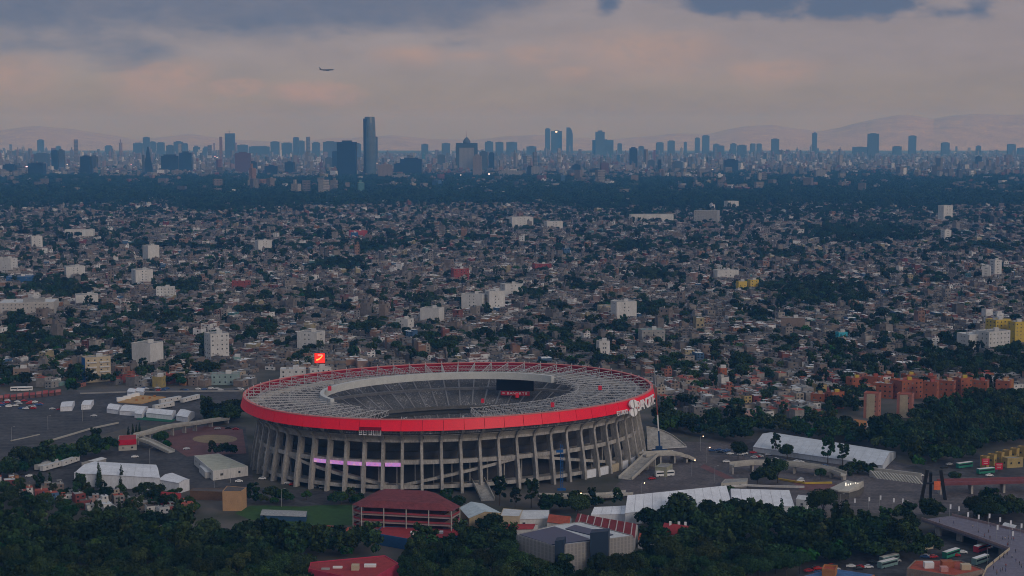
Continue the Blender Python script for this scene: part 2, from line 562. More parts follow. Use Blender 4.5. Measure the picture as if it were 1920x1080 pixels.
def gable(name, label, cat, px, eave, ridge, wall, roof, group=None, along=True, win=None, over=.4):
    """px: eave corners front-left, front-right, back-right, back-left; ridge parallel to the front (along) or across it"""
    P = [Vector(p) for p in pts(px, eave)]
    FOOT.append([tuple(p) for p in P])
    c = sum(P, Vector((0, 0))) / 4
    t = thing(name, label, cat, (c.x, c.y, 0), 0, group)
    L = [p - c for p in P]
    if not along:
        L = [L[1], L[2], L[3], L[0]]
    A, B, C, D = L
    r0, r1 = (A + D) / 2, (B + C) / 2
    w = MB()
    v = [(p.x, p.y, 0) for p in L] + [(p.x, p.y, eave) for p in L] + [(r0.x, r0.y, ridge - .15), (r1.x, r1.y, ridge - .15)]
    w.add(v, [(0, 1, 5, 4), (1, 2, 6, 9, 5), (2, 3, 7, 6), (3, 0, 4, 8, 7)])
    w.build('wall', wall, t)
    bays = max(1, round((B - A).length / 5.0)) if roof in (fabric, fabric_shaded) else 1
    for (p_, q_, s0_, s1_, bi) in [(P_, Q_, S_, T_, i) for (P_, Q_, S_, T_) in ((A, B, r0, r1), (C, D, r1, r0)) for i in range(bays)]:
        g0, g1 = (bi + (.012 if bays > 1 else 0)) / bays, (bi + 1 - (.012 if bays > 1 else 0)) / bays
        p, q, s0, s1 = p_.lerp(q_, g0), p_.lerp(q_, g1), s0_.lerp(s1_, g0), s0_.lerp(s1_, g1)
        m = MB()
        o1, o2 = (p - s0) * over / max((p - s0).length, 1), (q - s1) * over / max((q - s1).length, 1)
        a, b2 = Vector((p.x + o1.x, p.y + o1.y, eave + .02)), Vector((q.x + o2.x, q.y + o2.y, eave + .02))
        c2, d2 = Vector((s1.x, s1.y, ridge)), Vector((s0.x, s0.y, ridge))
        k = Vector((0, 0, .14))
        m.add([a, b2, c2, d2, a + k, b2 + k, c2 + k, d2 + k], [(4, 5, 6, 7), (3, 2, 1, 0), (0, 1, 5, 4), (1, 2, 6, 5), (2, 3, 7, 6), (3, 0, 4, 7)])
        m.build('roof_panel' if bays > 1 else 'roof_slope', roof, t)
    if win:
        windows(t, [tuple(p) for p in P], 0, eave, **win)
    return t

# ================================================================== SETTING
gm, gnt, gb = new_mat('ground_earth')
gb.inputs['Roughness'].default_value = .95
_geo = gnt.nodes.new('ShaderNodeNewGeometry')
_n = gnt.nodes.new('ShaderNodeTexNoise'); _n.inputs['Scale'].default_value = .03; _n.inputs['Detail'].default_value = 9
gnt.links.new(_geo.outputs['Position'], _n.inputs['Vector'])
_r = gnt.nodes.new('ShaderNodeValToRGB')
_r.color_ramp.elements[0].position, _r.color_ramp.elements[0].color = .35, (.045, .05, .035, 1)
_r.color_ramp.elements[1].position, _r.color_ramp.elements[1].color = .65, (.12, .105, .095, 1)
gnt.links.new(_n.outputs[0], _r.inputs[0]); gnt.links.new(_r.outputs[0], gb.inputs['Base Color'])
struct('ground', MB().add([(-14000, -1000, 0), (14000, -1000, 0), (14000, 30000, 0), (-14000, 30000, 0)], [(0, 1, 2, 3)]), gm,
       'flat built-up valley floor reaching to the hills')
sheet('parking_lot', [(-60, 748), (60, 742), (300, 733), (450, 733), (455, 775), (380, 790), (250, 800), (130, 830), (10, 862), (-60, 870)], .03, asphalt,
      'wide dark asphalt parking lot')
sheet('forecourt', [(-40, 880), (60, 868), (215, 842), (300, 812), (380, 795), (460, 800), (470, 880), (480, 915), (690, 925), (880, 945), (460, 930), (440, 915), (140, 925), (-40, 905)], .05, asphalt,
      'asphalt yard round the tents')
sheet('plaza', [(300, 812), (390, 797), (455, 805), (462, 850), (350, 856), (318, 836)], .07, paving_red, 'reddish paved plaza')
def disc_sheet(name, x, y, rx, ry, z, mat, label):
    return sheet(name, [(x + rx * math.cos(t), y + ry * math.sin(t)) for t in [2 * math.pi * i / 40 for i in range(40)]], z, mat, label)
disc_sheet('sand_circle', 403, 823, 42, 8, .09, sand, 'sandy oval in the paved plaza')
sheet('road', [(-60, 750), (-60, 740), (100, 733), (230, 728), (460, 727), (460, 734), (300, 733), (60, 742)], .05, M('road_asphalt', (.10, .095, .095), scale=.1), 'road along the far side of the parking lot')
sheet('east_yard', [(1130, 935), (1215, 850), (1240, 826), (1330, 830), (1440, 820), (1560, 838), (1700, 870), (1740, 880), (1920, 880), (1980, 960), (1700, 965), (1500, 955), (1360, 925), (1200, 935)], .03, paving,
      'dark paved apron beside the stadium')
sheet('red_strip', [(1312, 876), (1320, 870), (1380, 898), (1372, 903)], .06, paving_red, 'faded red paved strip')
sheet('red_strip', [(1480, 898), (1515, 902), (1590, 912), (1580, 925), (1500, 918)], .06, paving_red, 'reddish paving by the curved ramp')
sheet('avenue', [(1480, 1100), (1500, 1060), (1700, 1010), (1760, 985), (1930, 930), (1980, 940), (1980, 1100)], .04, asphalt, 'avenue running under the footbridge')
sheet('avenue', [(1690, 878), (1740, 868), (1830, 850), (1980, 880), (1980, 900), (1740, 892)], .06, asphalt, 'street below the yellow terrace houses')
sheet('playing_field', [(440, 962), (470, 948), (660, 946), (664, 985), (560, 985), (470, 975)], .03, lawn_m, 'mown green playing field')
sheet('lane', [(430, 925), (680, 925), (700, 940), (560, 950), (440, 945)], .06, asphalt, 'lane between the hedges and the stadium')
sheet('avenue', [(1330, 842), (1400, 840), (1500, 858), (1600, 880), (1700, 890), (1700, 896), (1590, 888), (1480, 868), (1390, 855), (1330, 852)], .055, asphalt, 'dark avenue between the exhibition tent and the curved ramp')
for dy in (3.5, 7):
    sheet('lane_line', [(1340, 842.5 + dy), (1400, 840.6 + dy), (1500, 858.6 + dy), (1590, 876 + dy), (1590, 876.35 + dy), (1500, 858.95 + dy), (1400, 840.95 + dy), (1340, 842.85 + dy)], .075, M('lane_paint', (.30, .29, .27)), 'pale lane line on the avenue')
for k in range(7):
    y0 = 912 + k * 6.5
    sheet('paving_joint', [(1600 - k * 6, y0 + 4), (1760 + k * 14, y0 + 9), (1760 + k * 14, y0 + 9.5), (1600 - k * 6, y0 + 4.5)], .06, M('joint_pale', (.17, .155, .155)), 'pale joint line across the plaza paving')
# painted bays on the parking lot, faint
bay = M('bay_paint', (.17, .16, .155), var=.3)
mb = MB()
for k in range(14):
    y0 = 770 + k * 5.2
    a, b = G(-20, y0 + 6, .06), G(200 - k * 7, y0, .06)
    d = (b - a).normalized(); nrm = Vector((-d.y, d.x, 0)) * .22
    mb.add([a - nrm, b - nrm, b + nrm, a + nrm], [(0, 1, 2, 3)])
struct('parking_lines', mb, bay, 'faded rows of painted parking lines')

# hills on the far side of the valley
def hills(name, Y, skyline, label, rgb, thick):
    xs = np.linspace(-420, 2340, 240)
    hx, hy = zip(*skyline)
    top = np.interp(xs, hx, hy) + np.cumsum(rng.normal(0, .22, 240)) * .25
    top += np.sin(xs / 37.0) * .8 + np.sin(xs / 13.0 + 1) * .5
    vs, fs = [], []
    rows = 6
    for j in range(rows):
        f = j / (rows - 1)
        for i, x in enumerate(xs):
            crest = at_depth(x, top[i], Y)
            z = max(crest.z, 60) * math.sin(f * math.pi / 2) ** 1.0
            z *= 1 + (rng.normal(0, .006) if 0 < j < rows - 1 else 0)
            vs.append((crest.x * (1 - (1 - f) * thick / Y), Y - (1 - f) * thick, z if j else -.5))
    for x in xs:
        vs.append((at_depth(x, 250, Y).x, Y + thick, -.5))
    n = len(xs)
    fs = [(j * n + i, j * n + i + 1, (j + 1) * n + i + 1, (j + 1) * n + i) for j in range(rows) for i in range(n - 1)]
    struct(name, MB().add(vs, fs), M(name + '_scrub', rgb, var=.3, scale=.004), label)
hills('hills', 24000, [(-420, 252), (0, 244), (45, 238), (70, 235), (110, 240), (150, 245), (200, 253), (260, 262), (310, 256), (350, 251), (400, 258), (450, 263), (560, 264),
                       (700, 256), (740, 252), (800, 260), (880, 263), (960, 254), (1000, 251), (1060, 258), (1130, 262), (1200, 256), (1260, 250), (1330, 252),
                       (1395, 236), (1450, 233), (1500, 241), (1535, 247), (1580, 238), (1640, 222), (1690, 214), (1720, 216), (1750, 223), (1800, 215), (1860, 214), (1920, 214), (2340, 225)],
      'hazy blue-grey hills closing the valley', (.52, .39, .29), 2500)

# ================================================================== STADIUM
SX, SY, SA = -36.0, 926.0, .432
AA, BB, NE = 124.5, 101.5, 2.12
def E(t, off=0.0, z=0.0):
    """point on the stadium's oval, drawn in by off metres"""
    c, s = math.cos(t), math.sin(t)
    x = (AA - off) * math.copysign(abs(c) ** (2 / NE), c)
    y = (BB - off) * math.copysign(abs(s) ** (2 / NE), s)
    ca, sa = math.cos(SA), math.sin(SA)
    return Vector((x * ca - y * sa, x * sa + y * ca, z))
def ring_params(n):
    ts = np.linspace(0, 2 * math.pi, 4001)
    P = np.array([E(t) for t in ts])
    L = np.concatenate([[0], np.cumsum(np.linalg.norm(np.diff(P, axis=0), axis=1))])
    return [float(np.interp(L[-1] * i / n, L, ts)) for i in range(n + 1)]
NR = 64
TS = ring_params(NR)
FINE = ring_params(NR * 3)
def frame_at(t):
    """tangent angle on the oval"""
    d = E(t + 1e-3) - E(t - 1e-3)
    return math.atan2(d.y, d.x)
stad = thing('stadium', 'huge oval concrete stadium with red rim band and open roof trusses', 'stadium', (SX, SY, 0))
FOOT.append([tuple((E(t, -8) + Vector((SX, SY, 0)))[:2]) for t in TS[:-1]])
def px_of(t, off, z):
    return PX(E(t, off, z) + Vector((SX, SY, 0)))
def sweep(name, prof, mat, ts=None, closed=True, parent=stad):
    """prof: closed outline of (inset, z), swept round the oval"""
    ts = ts or FINE
    mb = MB()
    k = len(prof)
    vs = [E(t, o, z) for t in (ts[:-1] if closed else ts) for o, z in prof]
    n = len(vs) // k
    fs = []
    for i in range(n if closed else n - 1):
        j = (i + 1) % n
        for a in range(k):
            b = (a + 1) % k
            fs.append((i * k + a, i * k + b, j * k + b, j * k + a))
    if not closed:
        fs += [tuple(range(k - 1, -1, -1)), tuple((n - 1) * k + a for a in range(k))]
    mb.add(vs, fs)
    return mb.build(name, mat, parent)
ZB, ZT = 35.3, 41.2
# ribs: one shape for all, outward = -Y in its own frame
outer = [(5.0, 0), (6.2, 10), (8.6, 22), (9.3, 26.0), (8.6, 28.6), (6.0, 31.3), (2.6, 33.6), (.9, 35.2)]
inner = [(5.5, 35.2), (9.5, 33.0), (12.2, 30.0), (13.2, 26.0), (12.4, 20), (9.6, 8), (8.4, 0)]
prof = outer + inner
th = .74
rm = MB()
n = len(prof)
rm.add([(x, r, z) for x in (-th, th) for r, z in prof],
       [(i, n + i, n + (i + 1) % n, (i + 1) % n) for i in range(n)])
for o in (0, n):                                    # two side faces, cut into quads so that they stay flat
    m_ = len(outer)
    for i in range(m_ - 1):
        j0, j1 = n - 1 - i, n - 2 - i
        q = [o + i, o + i + 1, o + j1, o + j0] if j1 >= m_ else [o + i, o + i + 1, o + j0]
        rm.add([], []); rm.f.append(tuple(q if o == 0 else q[::-1])); rm.m.append(0)
RIB = rm.mesh('rib', [concrete])
for t in TS[:-1]:
    link('rib', RIB, stad, E(t), frame_at(t))
# red rim band, panel by panel, on an inner lining
for i in range(NR):
    t0, t1 = TS[i], TS[i + 1]
    g = (t1 - t0) * .010
    sub = [t0 + g + (t1 - t0 - 2 * g) * k / 3 for k in range(4)]
    sweep('fascia_panel', [(.0, ZB), (1.5, ZT - .2), (1.9, ZT - .2), (.4, ZB)], red, sub, False)
sweep('rim_rail', [(1.3, ZT - .2), (1.3, ZT + .25), (3.0, ZT + .25), (3.0, ZT - .2)], M('rim_coping', (.60, .19, .18), var=.2))
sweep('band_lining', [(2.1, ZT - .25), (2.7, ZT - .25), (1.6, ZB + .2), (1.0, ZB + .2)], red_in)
# seating bowl
seats_m, snt, sb = new_mat('seating')
sb.inputs['Roughness'].default_value = .8
_g = snt.nodes.new('ShaderNodeNewGeometry')
_v = snt.nodes.new('ShaderNodeTexNoise'); _v.inputs['Scale'].default_value = 1.1; _v.inputs['Detail'].default_value = 4; _v.inputs['Roughness'].default_value = .8
snt.links.new(_g.outputs['Position'], _v.inputs['Vector'])
_b2 = snt.nodes.new('ShaderNodeTexNoise'); _b2.inputs['Scale'].default_value = .06; _b2.inputs['Detail'].default_value = 3
snt.links.new(_g.outputs['Position'], _b2.inputs['Vector'])
_ad = snt.nodes.new('ShaderNodeMath'); _ad.operation = 'MULTIPLY_ADD'; _ad.inputs[1].default_value = .35
snt.links.new(_b2.outputs[0], _ad.inputs[0]); snt.links.new(_v.outputs[0], _ad.inputs[2])
_rp = snt.nodes.new('ShaderNodeValToRGB')
for i, (p, c) in enumerate([(.50, (.05, .053, .06)), (.66, (.10, .105, .115)), (.78, (.17, .17, .18)), (.86, (.55, .56, .58))]):
    e = _rp.color_ramp.elements[i] if i < 2 else _rp.color_ramp.elements.new(p)
    e.position, e.color = p, (*c, 1)
snt.links.new(_ad.outputs[0], _rp.inputs[0]); snt.links.new(_rp.outputs[0], sb.inputs['Base Color'])
def tier(name, o0, z0, o1, z1, rows):
    prof = []
    for k in range(rows):
        f0, f1 = k / rows, (k + 1) / rows
        a, b = o0 + (o1 - o0) * f0, o0 + (o1 - o0) * f1
        za, zb = z0 + (z1 - z0) * f0, z0 + (z1 - z0) * f1
        prof += [(a, za), (b - .02, za)]
    prof += [(o1, z1), (o1, z1 - 1.2), (o0, z0 - 1.5)]
    return sweep(name, prof, seats_m)
tier('upper_seating_tier', 3.2, 34.6, 42, 19, 30)
tier('lower_seating_tier', 38, 14.5, 62, 3.5, 20)
for i in range(0, NR):                               # stair aisles between the seat blocks
    for o0_, z0_, o1_, z1_ in ((4.2, 34.6, 41.0, 19.7), (39, 14.4, 61, 4.2)):
        a_, b_ = E(TS[i], o0_, z0_), E(TS[i], o1_, z1_)
        MB().bar(a_, b_, .9, .5).build('stair_aisle', M('aisle_grey', (.20, .20, .21), var=.2), stad)
sweep('concourse', [(21.5, 27.6), (21.5, 28.2), (24.0, 28.2), (24.0, 26.6)], M('concourse_grey', (.19, .19, .195), var=.3))
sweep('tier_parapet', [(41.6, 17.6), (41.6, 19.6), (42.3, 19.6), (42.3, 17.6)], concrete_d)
sweep('box_row', [(38, 14.4), (38, 18), (40, 18), (40, 14.4)], steel_d)
p = MB().add([E(t, 62, .5) for t in TS[:-1]], [tuple(range(NR))])
p.build('pitch', lawn_m, stad)
# underside of the bowl, drum wall, ring beams and galleries
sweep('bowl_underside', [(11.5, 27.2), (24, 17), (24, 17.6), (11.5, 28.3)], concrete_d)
for i in range(NR):                                  # cast panels between the ribs under the band
    sub = [TS[i] + (TS[i + 1] - TS[i]) * (.02 + .96 * k / 2) for k in range(3)]
    sweep('bowl_panel', [(4.6, 35.4), (9.8, 28.6), (10.6, 28.6), (5.4, 35.4)], M('bowl_concrete', (.42, .39, .35), var=.25, scale=.25), sub, False)
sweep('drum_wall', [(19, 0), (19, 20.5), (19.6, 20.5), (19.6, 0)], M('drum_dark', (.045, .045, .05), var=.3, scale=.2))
sweep('ring_beam', [(9.6, 27.4), (9.6, 29.0), (10.8, 29.0), (10.8, 27.4)], concrete)
sweep('ring_beam', [(6.0, 31.6), (6.0, 32.3), (7.0, 32.3), (7.0, 31.6)], concrete)
sweep('gallery', [(9.0, 15.6), (9.0, 17.9), (9.4, 17.9), (9.4, 16.3), (19.0, 16.3), (19.0, 15.6)], concrete)
sweep('gallery', [(7.6, 2.6), (7.6, 4.6), (8.0, 4.6), (8.0, 3.2), (19.0, 3.2), (19.0, 2.6)], concrete)
# ramps climbing between the two galleries, behind the ribs
for k in range(0, NR, 7):
    up = (k // 7) % 2 == 0
    ts = [TS[k] + (TS[min(k + 6, NR)] - TS[k]) * i / 18 for i in range(19)]
    mb = MB()
    vs = []
    for i, t in enumerate(ts):
        f = i / 18 if up else 1 - i / 18
        z = 4.2 + 11.4 * f
        vs += [E(t, 9.3, z - .5), E(t, 9.3, z + 1.1), E(t, 9.7, z + 1.1), E(t, 9.7, z), E(t, 16, z), E(t, 16, z - .5)]
    fs = [(i * 6 + a, i * 6 + (a + 1) % 6, i * 6 + 6 + (a + 1) % 6, i * 6 + 6 + a) for i in range(18) for a in range(6)]
    mb.add(vs, fs).build('ramp', concrete, stad)
# stub posts on the galleries between the ribs
post_mesh = MB().box((0, 0, 0), (.7, .7, 12.0)).mesh('gallery_post', [concrete])
for i in range(NR):
    tm = (TS[i] + TS[i + 1]) / 2
    link('gallery_post', post_mesh, stad, E(tm, 14.5, 3.3), frame_at(tm))
# plinth walls: white panels on the right-hand side
for i in range(NR):
    tm = (TS[i] + TS[i + 1]) / 2
    x, y = px_of(tm, 6, 2)
    if x > 1085 and E(tm).y < 40:
        sub = [TS[i] + (TS[i + 1] - TS[i]) * (.1 + .8 * k / 3) for k in range(4)]
        sweep('plinth_panel', [(6.2, .1), (6.2, 4.6), (6.6, 4.6), (6.6, .1)], fabric if i % 3 else cream, sub, False)
# long LED screen hung on the gallery front
led = M_emit('led_screen', None, .62, (.45, [(.30, (.42, .20, .80)), (.45, (.85, .32, .72)), (.55, (.58, .30, .9)), (.66, (1.0, .50, .62)), (.75, (.5, .27, .85))]))
for i in range(NR):
    tm = (TS[i] + TS[i + 1]) / 2
    x, y = px_of(tm, 8.8, 16)
    if 585 < x < 755 and E(tm).y < 0:
        sub = [TS[i] + (TS[i + 1] - TS[i]) * (.03 + .94 * k / 4) for k in range(5)]
        sweep('led_screen', [(8.3, 14.6), (8.3, 16.6), (8.6, 16.6), (8.6, 14.6)], led, sub, False)
# inner roof ring (white box beam round the back half only)
IA, IB = 77.0, 57.5
def I(t, z=0.0):
    ca, sa = math.cos(SA), math.sin(SA)
    x, y = IA * math.cos(t), IB * math.sin(t)
    return Vector((x * ca - y * sa, x * sa + y * ca, z))
T0, T1 = .28, math.pi + .16                          # right end .. round the back .. left end
ts = [T0 + (T1 - T0) * i / 60 for i in range(61)]
mb = MB()
for t in ts:
    d = I(t).normalized()
    for s, z in ((0, 37.0), (0, 41.3), (2.4, 41.3), (2.4, 37.0)):
        mb.v.append(tuple(I(t, z) - d * s * -1))
for i in range(60):
    for a in range(4):
        b = (a + 1) % 4
        mb.f.append((i * 4 + a, i * 4 + 4 + a, i * 4 + 4 + b, i * 4 + b)); mb.m.append(0)
mb.f += [(0, 1, 2, 3), (243, 242, 241, 240)]; mb.m += [0, 0]
mb.build('inner_roof_ring', M('ring_steel', (.52, .53, .52), var=.12, scale=.2), stad)
# lattice trusses from the rim to the inner ring, purlins between neighbours
def lattice(mb, a0, a1, b0, b1, n, w):
    """a: top chord ends, b: bottom chord ends"""
    mb.bar(a0, a1, w * 1.3); mb.bar(b0, b1, w)
    for k in range(n):
        f0, f1, fm = k / n, (k + 1) / n, (k + .5) / n
        mb.bar(b0.lerp(b1, f0), a0.lerp(a1, fm), w * .8)
        mb.bar(a0.lerp(a1, fm), b0.lerp(b1, f1), w * .8)
spans = []
for i, t in enumerate(TS[:-1]):
    o, q = E(t, 2.6), I(t)
    x, y = px_of(t, 2, 40)
    front = E(t).y < 0
    f = 1.0
    if front and 690 < x < 905:
        f = 0.0 if i % 3 else .28
    elif front and 590 < x <= 690:
        f = .8
    elif front and 905 <= x < 960:
        f = .95
    q = o.lerp(q, f)
    spans.append((o, q, f))
    if f == 0:
        continue
    z1 = 40.6 - 1.0 * f
    mb = MB()
    lattice(mb, Vector((o.x, o.y, 41.0)), Vector((q.x, q.y, z1)), Vector((o.x, o.y, 37.3)), Vector((q.x, q.y, z1 - 2.6)), max(3, int(9 * f)), .22)
    mb.bar((o.x, o.y, 36), (o.x, o.y, 42.6), .5)
    mb.build('roof_truss', steel, stad)
for i in range(NR):
    a, b = spans[i], spans[(i + 1) % NR]
    if min(a[2], b[2]) < .7:
        continue
    for f in (.18, .55, .95):
        p0, p1 = a[0].lerp(a[1], f), b[0].lerp(b[1], f)
        z = 40.7 - f
        mb = MB()
        lattice(mb, Vector((p0.x, p0.y, z)), Vector((p1.x, p1.y, z)), Vector((p0.x, p0.y, z - 1.9)), Vector((p1.x, p1.y, z - 1.9)), 4 if f < .6 else 3, .15)
        mb.build('purlin', steel, stad)
# right half: grey decking laid over part of the trusses, in patches
deck_m = M('roof_mesh_grey', (.27, .27, .275), var=.5, scale=.35)
for i in range(NR):
    a, b = spans[i], spans[(i + 1) % NR]
    x, y = px_of(TS[i], 20, 40)
    if min(a[2], b[2]) < 1 or x < 985:
        continue
    for f in (.14, .34, .54, .74):
        for h in (0, 1):
            if random.random() < .42:
                continue
            f0, f1 = f + h * .09, f + h * .09 + .06
            g0, g1 = .08 + random.random() * .2, .75 + random.random() * .2
            P = [a[0].lerp(a[1], f0).lerp(b[0].lerp(b[1], f0), g0), a[0].lerp(a[1], f0).lerp(b[0].lerp(b[1], f0), g1),
                 a[0].lerp(a[1], f1).lerp(b[0].lerp(b[1], f1), g1), a[0].lerp(a[1], f1).lerp(b[0].lerp(b[1], f1), g0)]
            MB().prism([(p.x, p.y) for p in P], 38.6 - f, 38.75 - f).build('deck_panel', deck_m, stad)
# scoreboard under the ring, with a red strip of lettering below it
sbt = G(966, 718, 33) - Vector((SX, SY, 0))
sc_rz = -.12
MB().box((0, 0, 0), (24, 2.5, 9.5)).build('scoreboard', black, stad, (sbt.x, sbt.y, 28.2), sc_rz)
strip = MB().box((0, 0, 0), (18.5, .6, 2.6)).build('sign_strip', M('sign_red', (.5, .015, .03), var=.1), stad, (sbt.x, sbt.y - 2.2, 25.3), sc_rz)
def letter(ch, size, parent, loc, rot, mat, depth=.15, sx=1.0):
    c = bpy.data.curves.new('letter', 'FONT')
    c.body = ch
    c.size = size
    c.extrude = depth
    c.align_x, c.align_y = 'CENTER', 'CENTER'
    c.materials.append(mat)
    tmp = bpy.data.objects.new('letter_curve', c)
    me = bpy.data.meshes.new_from_object(tmp)
    bpy.data.objects.remove(tmp)
    o = bpy.data.objects.new('letter', me)
    o.parent = parent
    o.location, o.rotation_euler = loc, rot
    o.scale = (sx, 1, 1)
    COL.objects.link(o)
    return o
sign_white = M('sign_white', (.82, .80, .80), var=.05)
for k, ch in enumerate('BANORTE'):
    letter(ch, 2.2, strip, (-4.6 + k * 1.95, -.36, 1.3), (math.pi / 2, 0, 0), sign_white, .04, 1.2)
letter('>', 2.4, strip, (-7.4, -.36, 1.3), (math.pi / 2, 0, 0), sign_white, .04, 1.6)
# big white letters and round emblem standing off the rim band at the right
T_EXT = max(np.linspace(-math.pi, math.pi, 4000), key=lambda t: px_of(t, 0, 37)[0])     # where the rim turns out of sight
def t_at_px(x, z, off=0.0):
    return min(np.linspace(T_EXT - 1.3, T_EXT + .04, 2600), key=lambda t: abs(px_of(t, off, z)[0] - x))
def on_rim(x, z, off=-.9):
    t = t_at_px(x, z, off)
    return E(t, off, z), frame_at(t)
for k, (ch, x) in enumerate(zip('ESTADIO', (1158, 1161.2, 1164.2, 1167.2, 1170.2, 1172.7, 1175))):
    p, a = on_rim(x, 35.4)
    letter(ch, 3.6, stad, p, (math.pi / 2 - .18, 0, a), sign_white, .25, .75)
for k, (ch, x) in enumerate(zip('BANORTE', (1196.5, 1203, 1209, 1214.2, 1218.6, 1222.2, 1225.0))):
    p, a = on_rim(x, 36.6, -1.1)
    letter(ch, 8.2, stad, p, (math.pi / 2 - .15, 0, a), sign_white, .4, 1.0)
for z in (34.2, 39.0):
    p, a = on_rim(1187, z, -1.1)
    m = MB().tube((0, -.6, 0), (0, .6, 0), 2.9, n=28)
    o = m.build('emblem_disc', sign_white, stad, p, a)
    o.rotation_euler = (-.15, 0, a)
    o.scale = (1.35, 1, .82)
    MB().box((0, -.75, -2.6), (.5, .2, 5.2)).build('emblem_slit', grey_p, o)
# small red bundles and boxes lying about on the trusses and stands
for (x, y, z) in ((618, 732, 41.6), (765, 1000, 0), (970, 745, 41), (1036, 763, 41), (1125, 731, 41), (684, 766, 20), (905, 755, 24), (970, 743, 24)):
    if y > 800:
        continue
    p = G(x, y, z) - Vector((SX, SY, 0))
    MB().box((0, 0, 0), (2.0, 2.0, 2.4)).build('red_bundle', M('tarpaulin_red', (.7, .03, .06)), stad, p)
# work platforms slung under the front of the band
for x in (676, 684, 694, 703, 711):
    t = min((t for t in np.linspace(0, 2 * math.pi, 2400) if E(t).y < 0), key=lambda t: abs(px_of(t, -1, 34)[0] - x))
    mb = MB()
    for dx in (-.7, .7):
        mb.bar((dx, 0, -1.6), (dx, 0, .8), .14)
    mb.bar((-.9, 0, -1.6), (.9, 0, -1.6), .35); mb.bar((-.7, 0, -.6), (.7, 0, -.6), .12)
    mb.build('work_platform', sign_white, stad, E(t, -1.0, 35.0), frame_at(t))
t0, t1 = [min((t for t in np.linspace(0, 2 * math.pi, 2400) if E(t).y < 0), key=lambda t: abs(px_of(t, -1, 34)[0] - x)) for x in (672, 714)]
sweep('dark_red_patch', [(-.25, ZB + .2), (.2, ZB + 2.0), (.3, ZB + 2.0), (-.15, ZB + .2)], M('maroon_patch', (.20, .004, .02)), [t0 + (t1 - t0) * k / 8 for k in range(9)], False)  # thin darker red patch on the front of the band

# ================================================================== NEIGHBOURS OF THE STADIUM
STW = dict(per=5, size=(1.3, 1.2), limit=14)
# --- left side: halls, marquees, gate, parking clutter
building('storage_hall', 'pale warehouse with flat greenish roof beside the stadium', 'hall',
         pts([(399, 884), (465, 875), (410, 851), (364, 855)], 5.2), 5.2, white_w, M('pale_green_roof', (.42, .43, .36)), dict(per=9, size=(1.6, 1.3), limit=10, storey=5), .3)
gable('loading_canopy', 'small white canopy against the pale warehouse', 'canopy', [(385, 886), (399, 885), (386, 872), (373, 874)], 3.4, 3.9, white_w, roof_w)
gable('marquee', 'big white marquee with a stepped outline on the asphalt yard', 'tent', [(139, 887), (300, 896), (293, 872), (176, 866)], 7.0, 8.6, fabric, fabric)
gable('marquee', 'low white tent joined to the right end of the big marquee', 'tent', [(297, 899), (336, 906), (355, 900), (322, 887)], 5.6, 6.6, fabric, fabric)
gable('entrance_tent', 'grey-white tent behind the left end of the big marquee', 'tent', [(153, 868), (178, 866), (199, 860), (182, 860)], 4.5, 5.4, grey_p, roof_w, along=False)
TRAILER_BODY = MB().box((0, 0, .9), (12, 2.6, 2.8)).mesh('body', [white_w])
TRAILER_ROOF = MB().box((0, 0, 3.72), (12.1, 2.7, .12)).mesh('roof', [roof_w])
WHEEL = MB().tube((0, -.15, 0), (0, .15, 0), .42, n=10).mesh('wheel', [rubber])
def trailer(x0, y0, x1, y1, label, h=1.0):
    a, b = G(x0, y0), G(x1, y1)
    rz = math.atan2(b.y - a.y, b.x - a.x)
    t = thing('box_trailer', label, 'trailer', tuple((a + b) / 2), rz, 'box trailers')
    L = (b - a).length / 12
    link('body', TRAILER_BODY, t, scale=(L, 1, h)); link('roof', TRAILER_ROOF, t, scale=(L, 1, h))
    for k in (-.35, .25, .35):
        for s in (-1, 1):
            link('wheel', WHEEL, t, (k * 12 * L, s * 1.15, .42))
    for k in (-.3, 0, .3):
        link('window', WIN, t, (k * 12 * L, -1.33, 2.5 * h), 0, (.8, 1, .7))
trailer(78, 886, 113, 876, 'white box trailer nearest the tree row, left of its neighbour')
trailer(114, 877, 146, 866, 'white box trailer between the tree row and the marquee')
trailer(68, 884, 106, 872, 'white trailer partly hidden behind two others by the tree row')
trailer(300, 759, 338, 752, 'long white trailer in the parking lot behind the tents')
trailer(341, 757, 372, 749, 'white trailer beside the round tree clump in the parking lot')
trailer(288, 770, 325, 763, 'white trailer just behind the market tents')
building('gatehouse', 'white gatehouse with a bright red fascia by the tree row', 'gatehouse', pts([(222, 826), (256, 824), (256, 815), (223, 817)], 6.5), 6.5, concrete_l, roof_red, STW, .2)
g0, g1 = G(222, 826, 6.5), G(256, 824, 6.5)
mb = MB().bar((g0.x, g0.y - .5, 5.2), (g1.x, g1.y - .5, 5.2), .4, 3.2)
o = mb.build('red_fascia', M('gate_red', (.50, .01, .035))); o.parent = bpy.data.objects['gatehouse']; o.location = -bpy.data.objects['gatehouse'].location
def _wall_after():
    elevated('perimeter_wall', 'grey perimeter wall along the far side of the parking lot', 'wall', [(150, 737), (240, 734), (340, 733), (455, 732)], [2.2] * 4, .5, grey_p, .2)
    elevated('low_kerb_wall', 'low kerb wall across the left of the parking lot', 'wall', [(20, 826), (48, 820), (74, 814)], [.5] * 3, .4, concrete_l, .1)
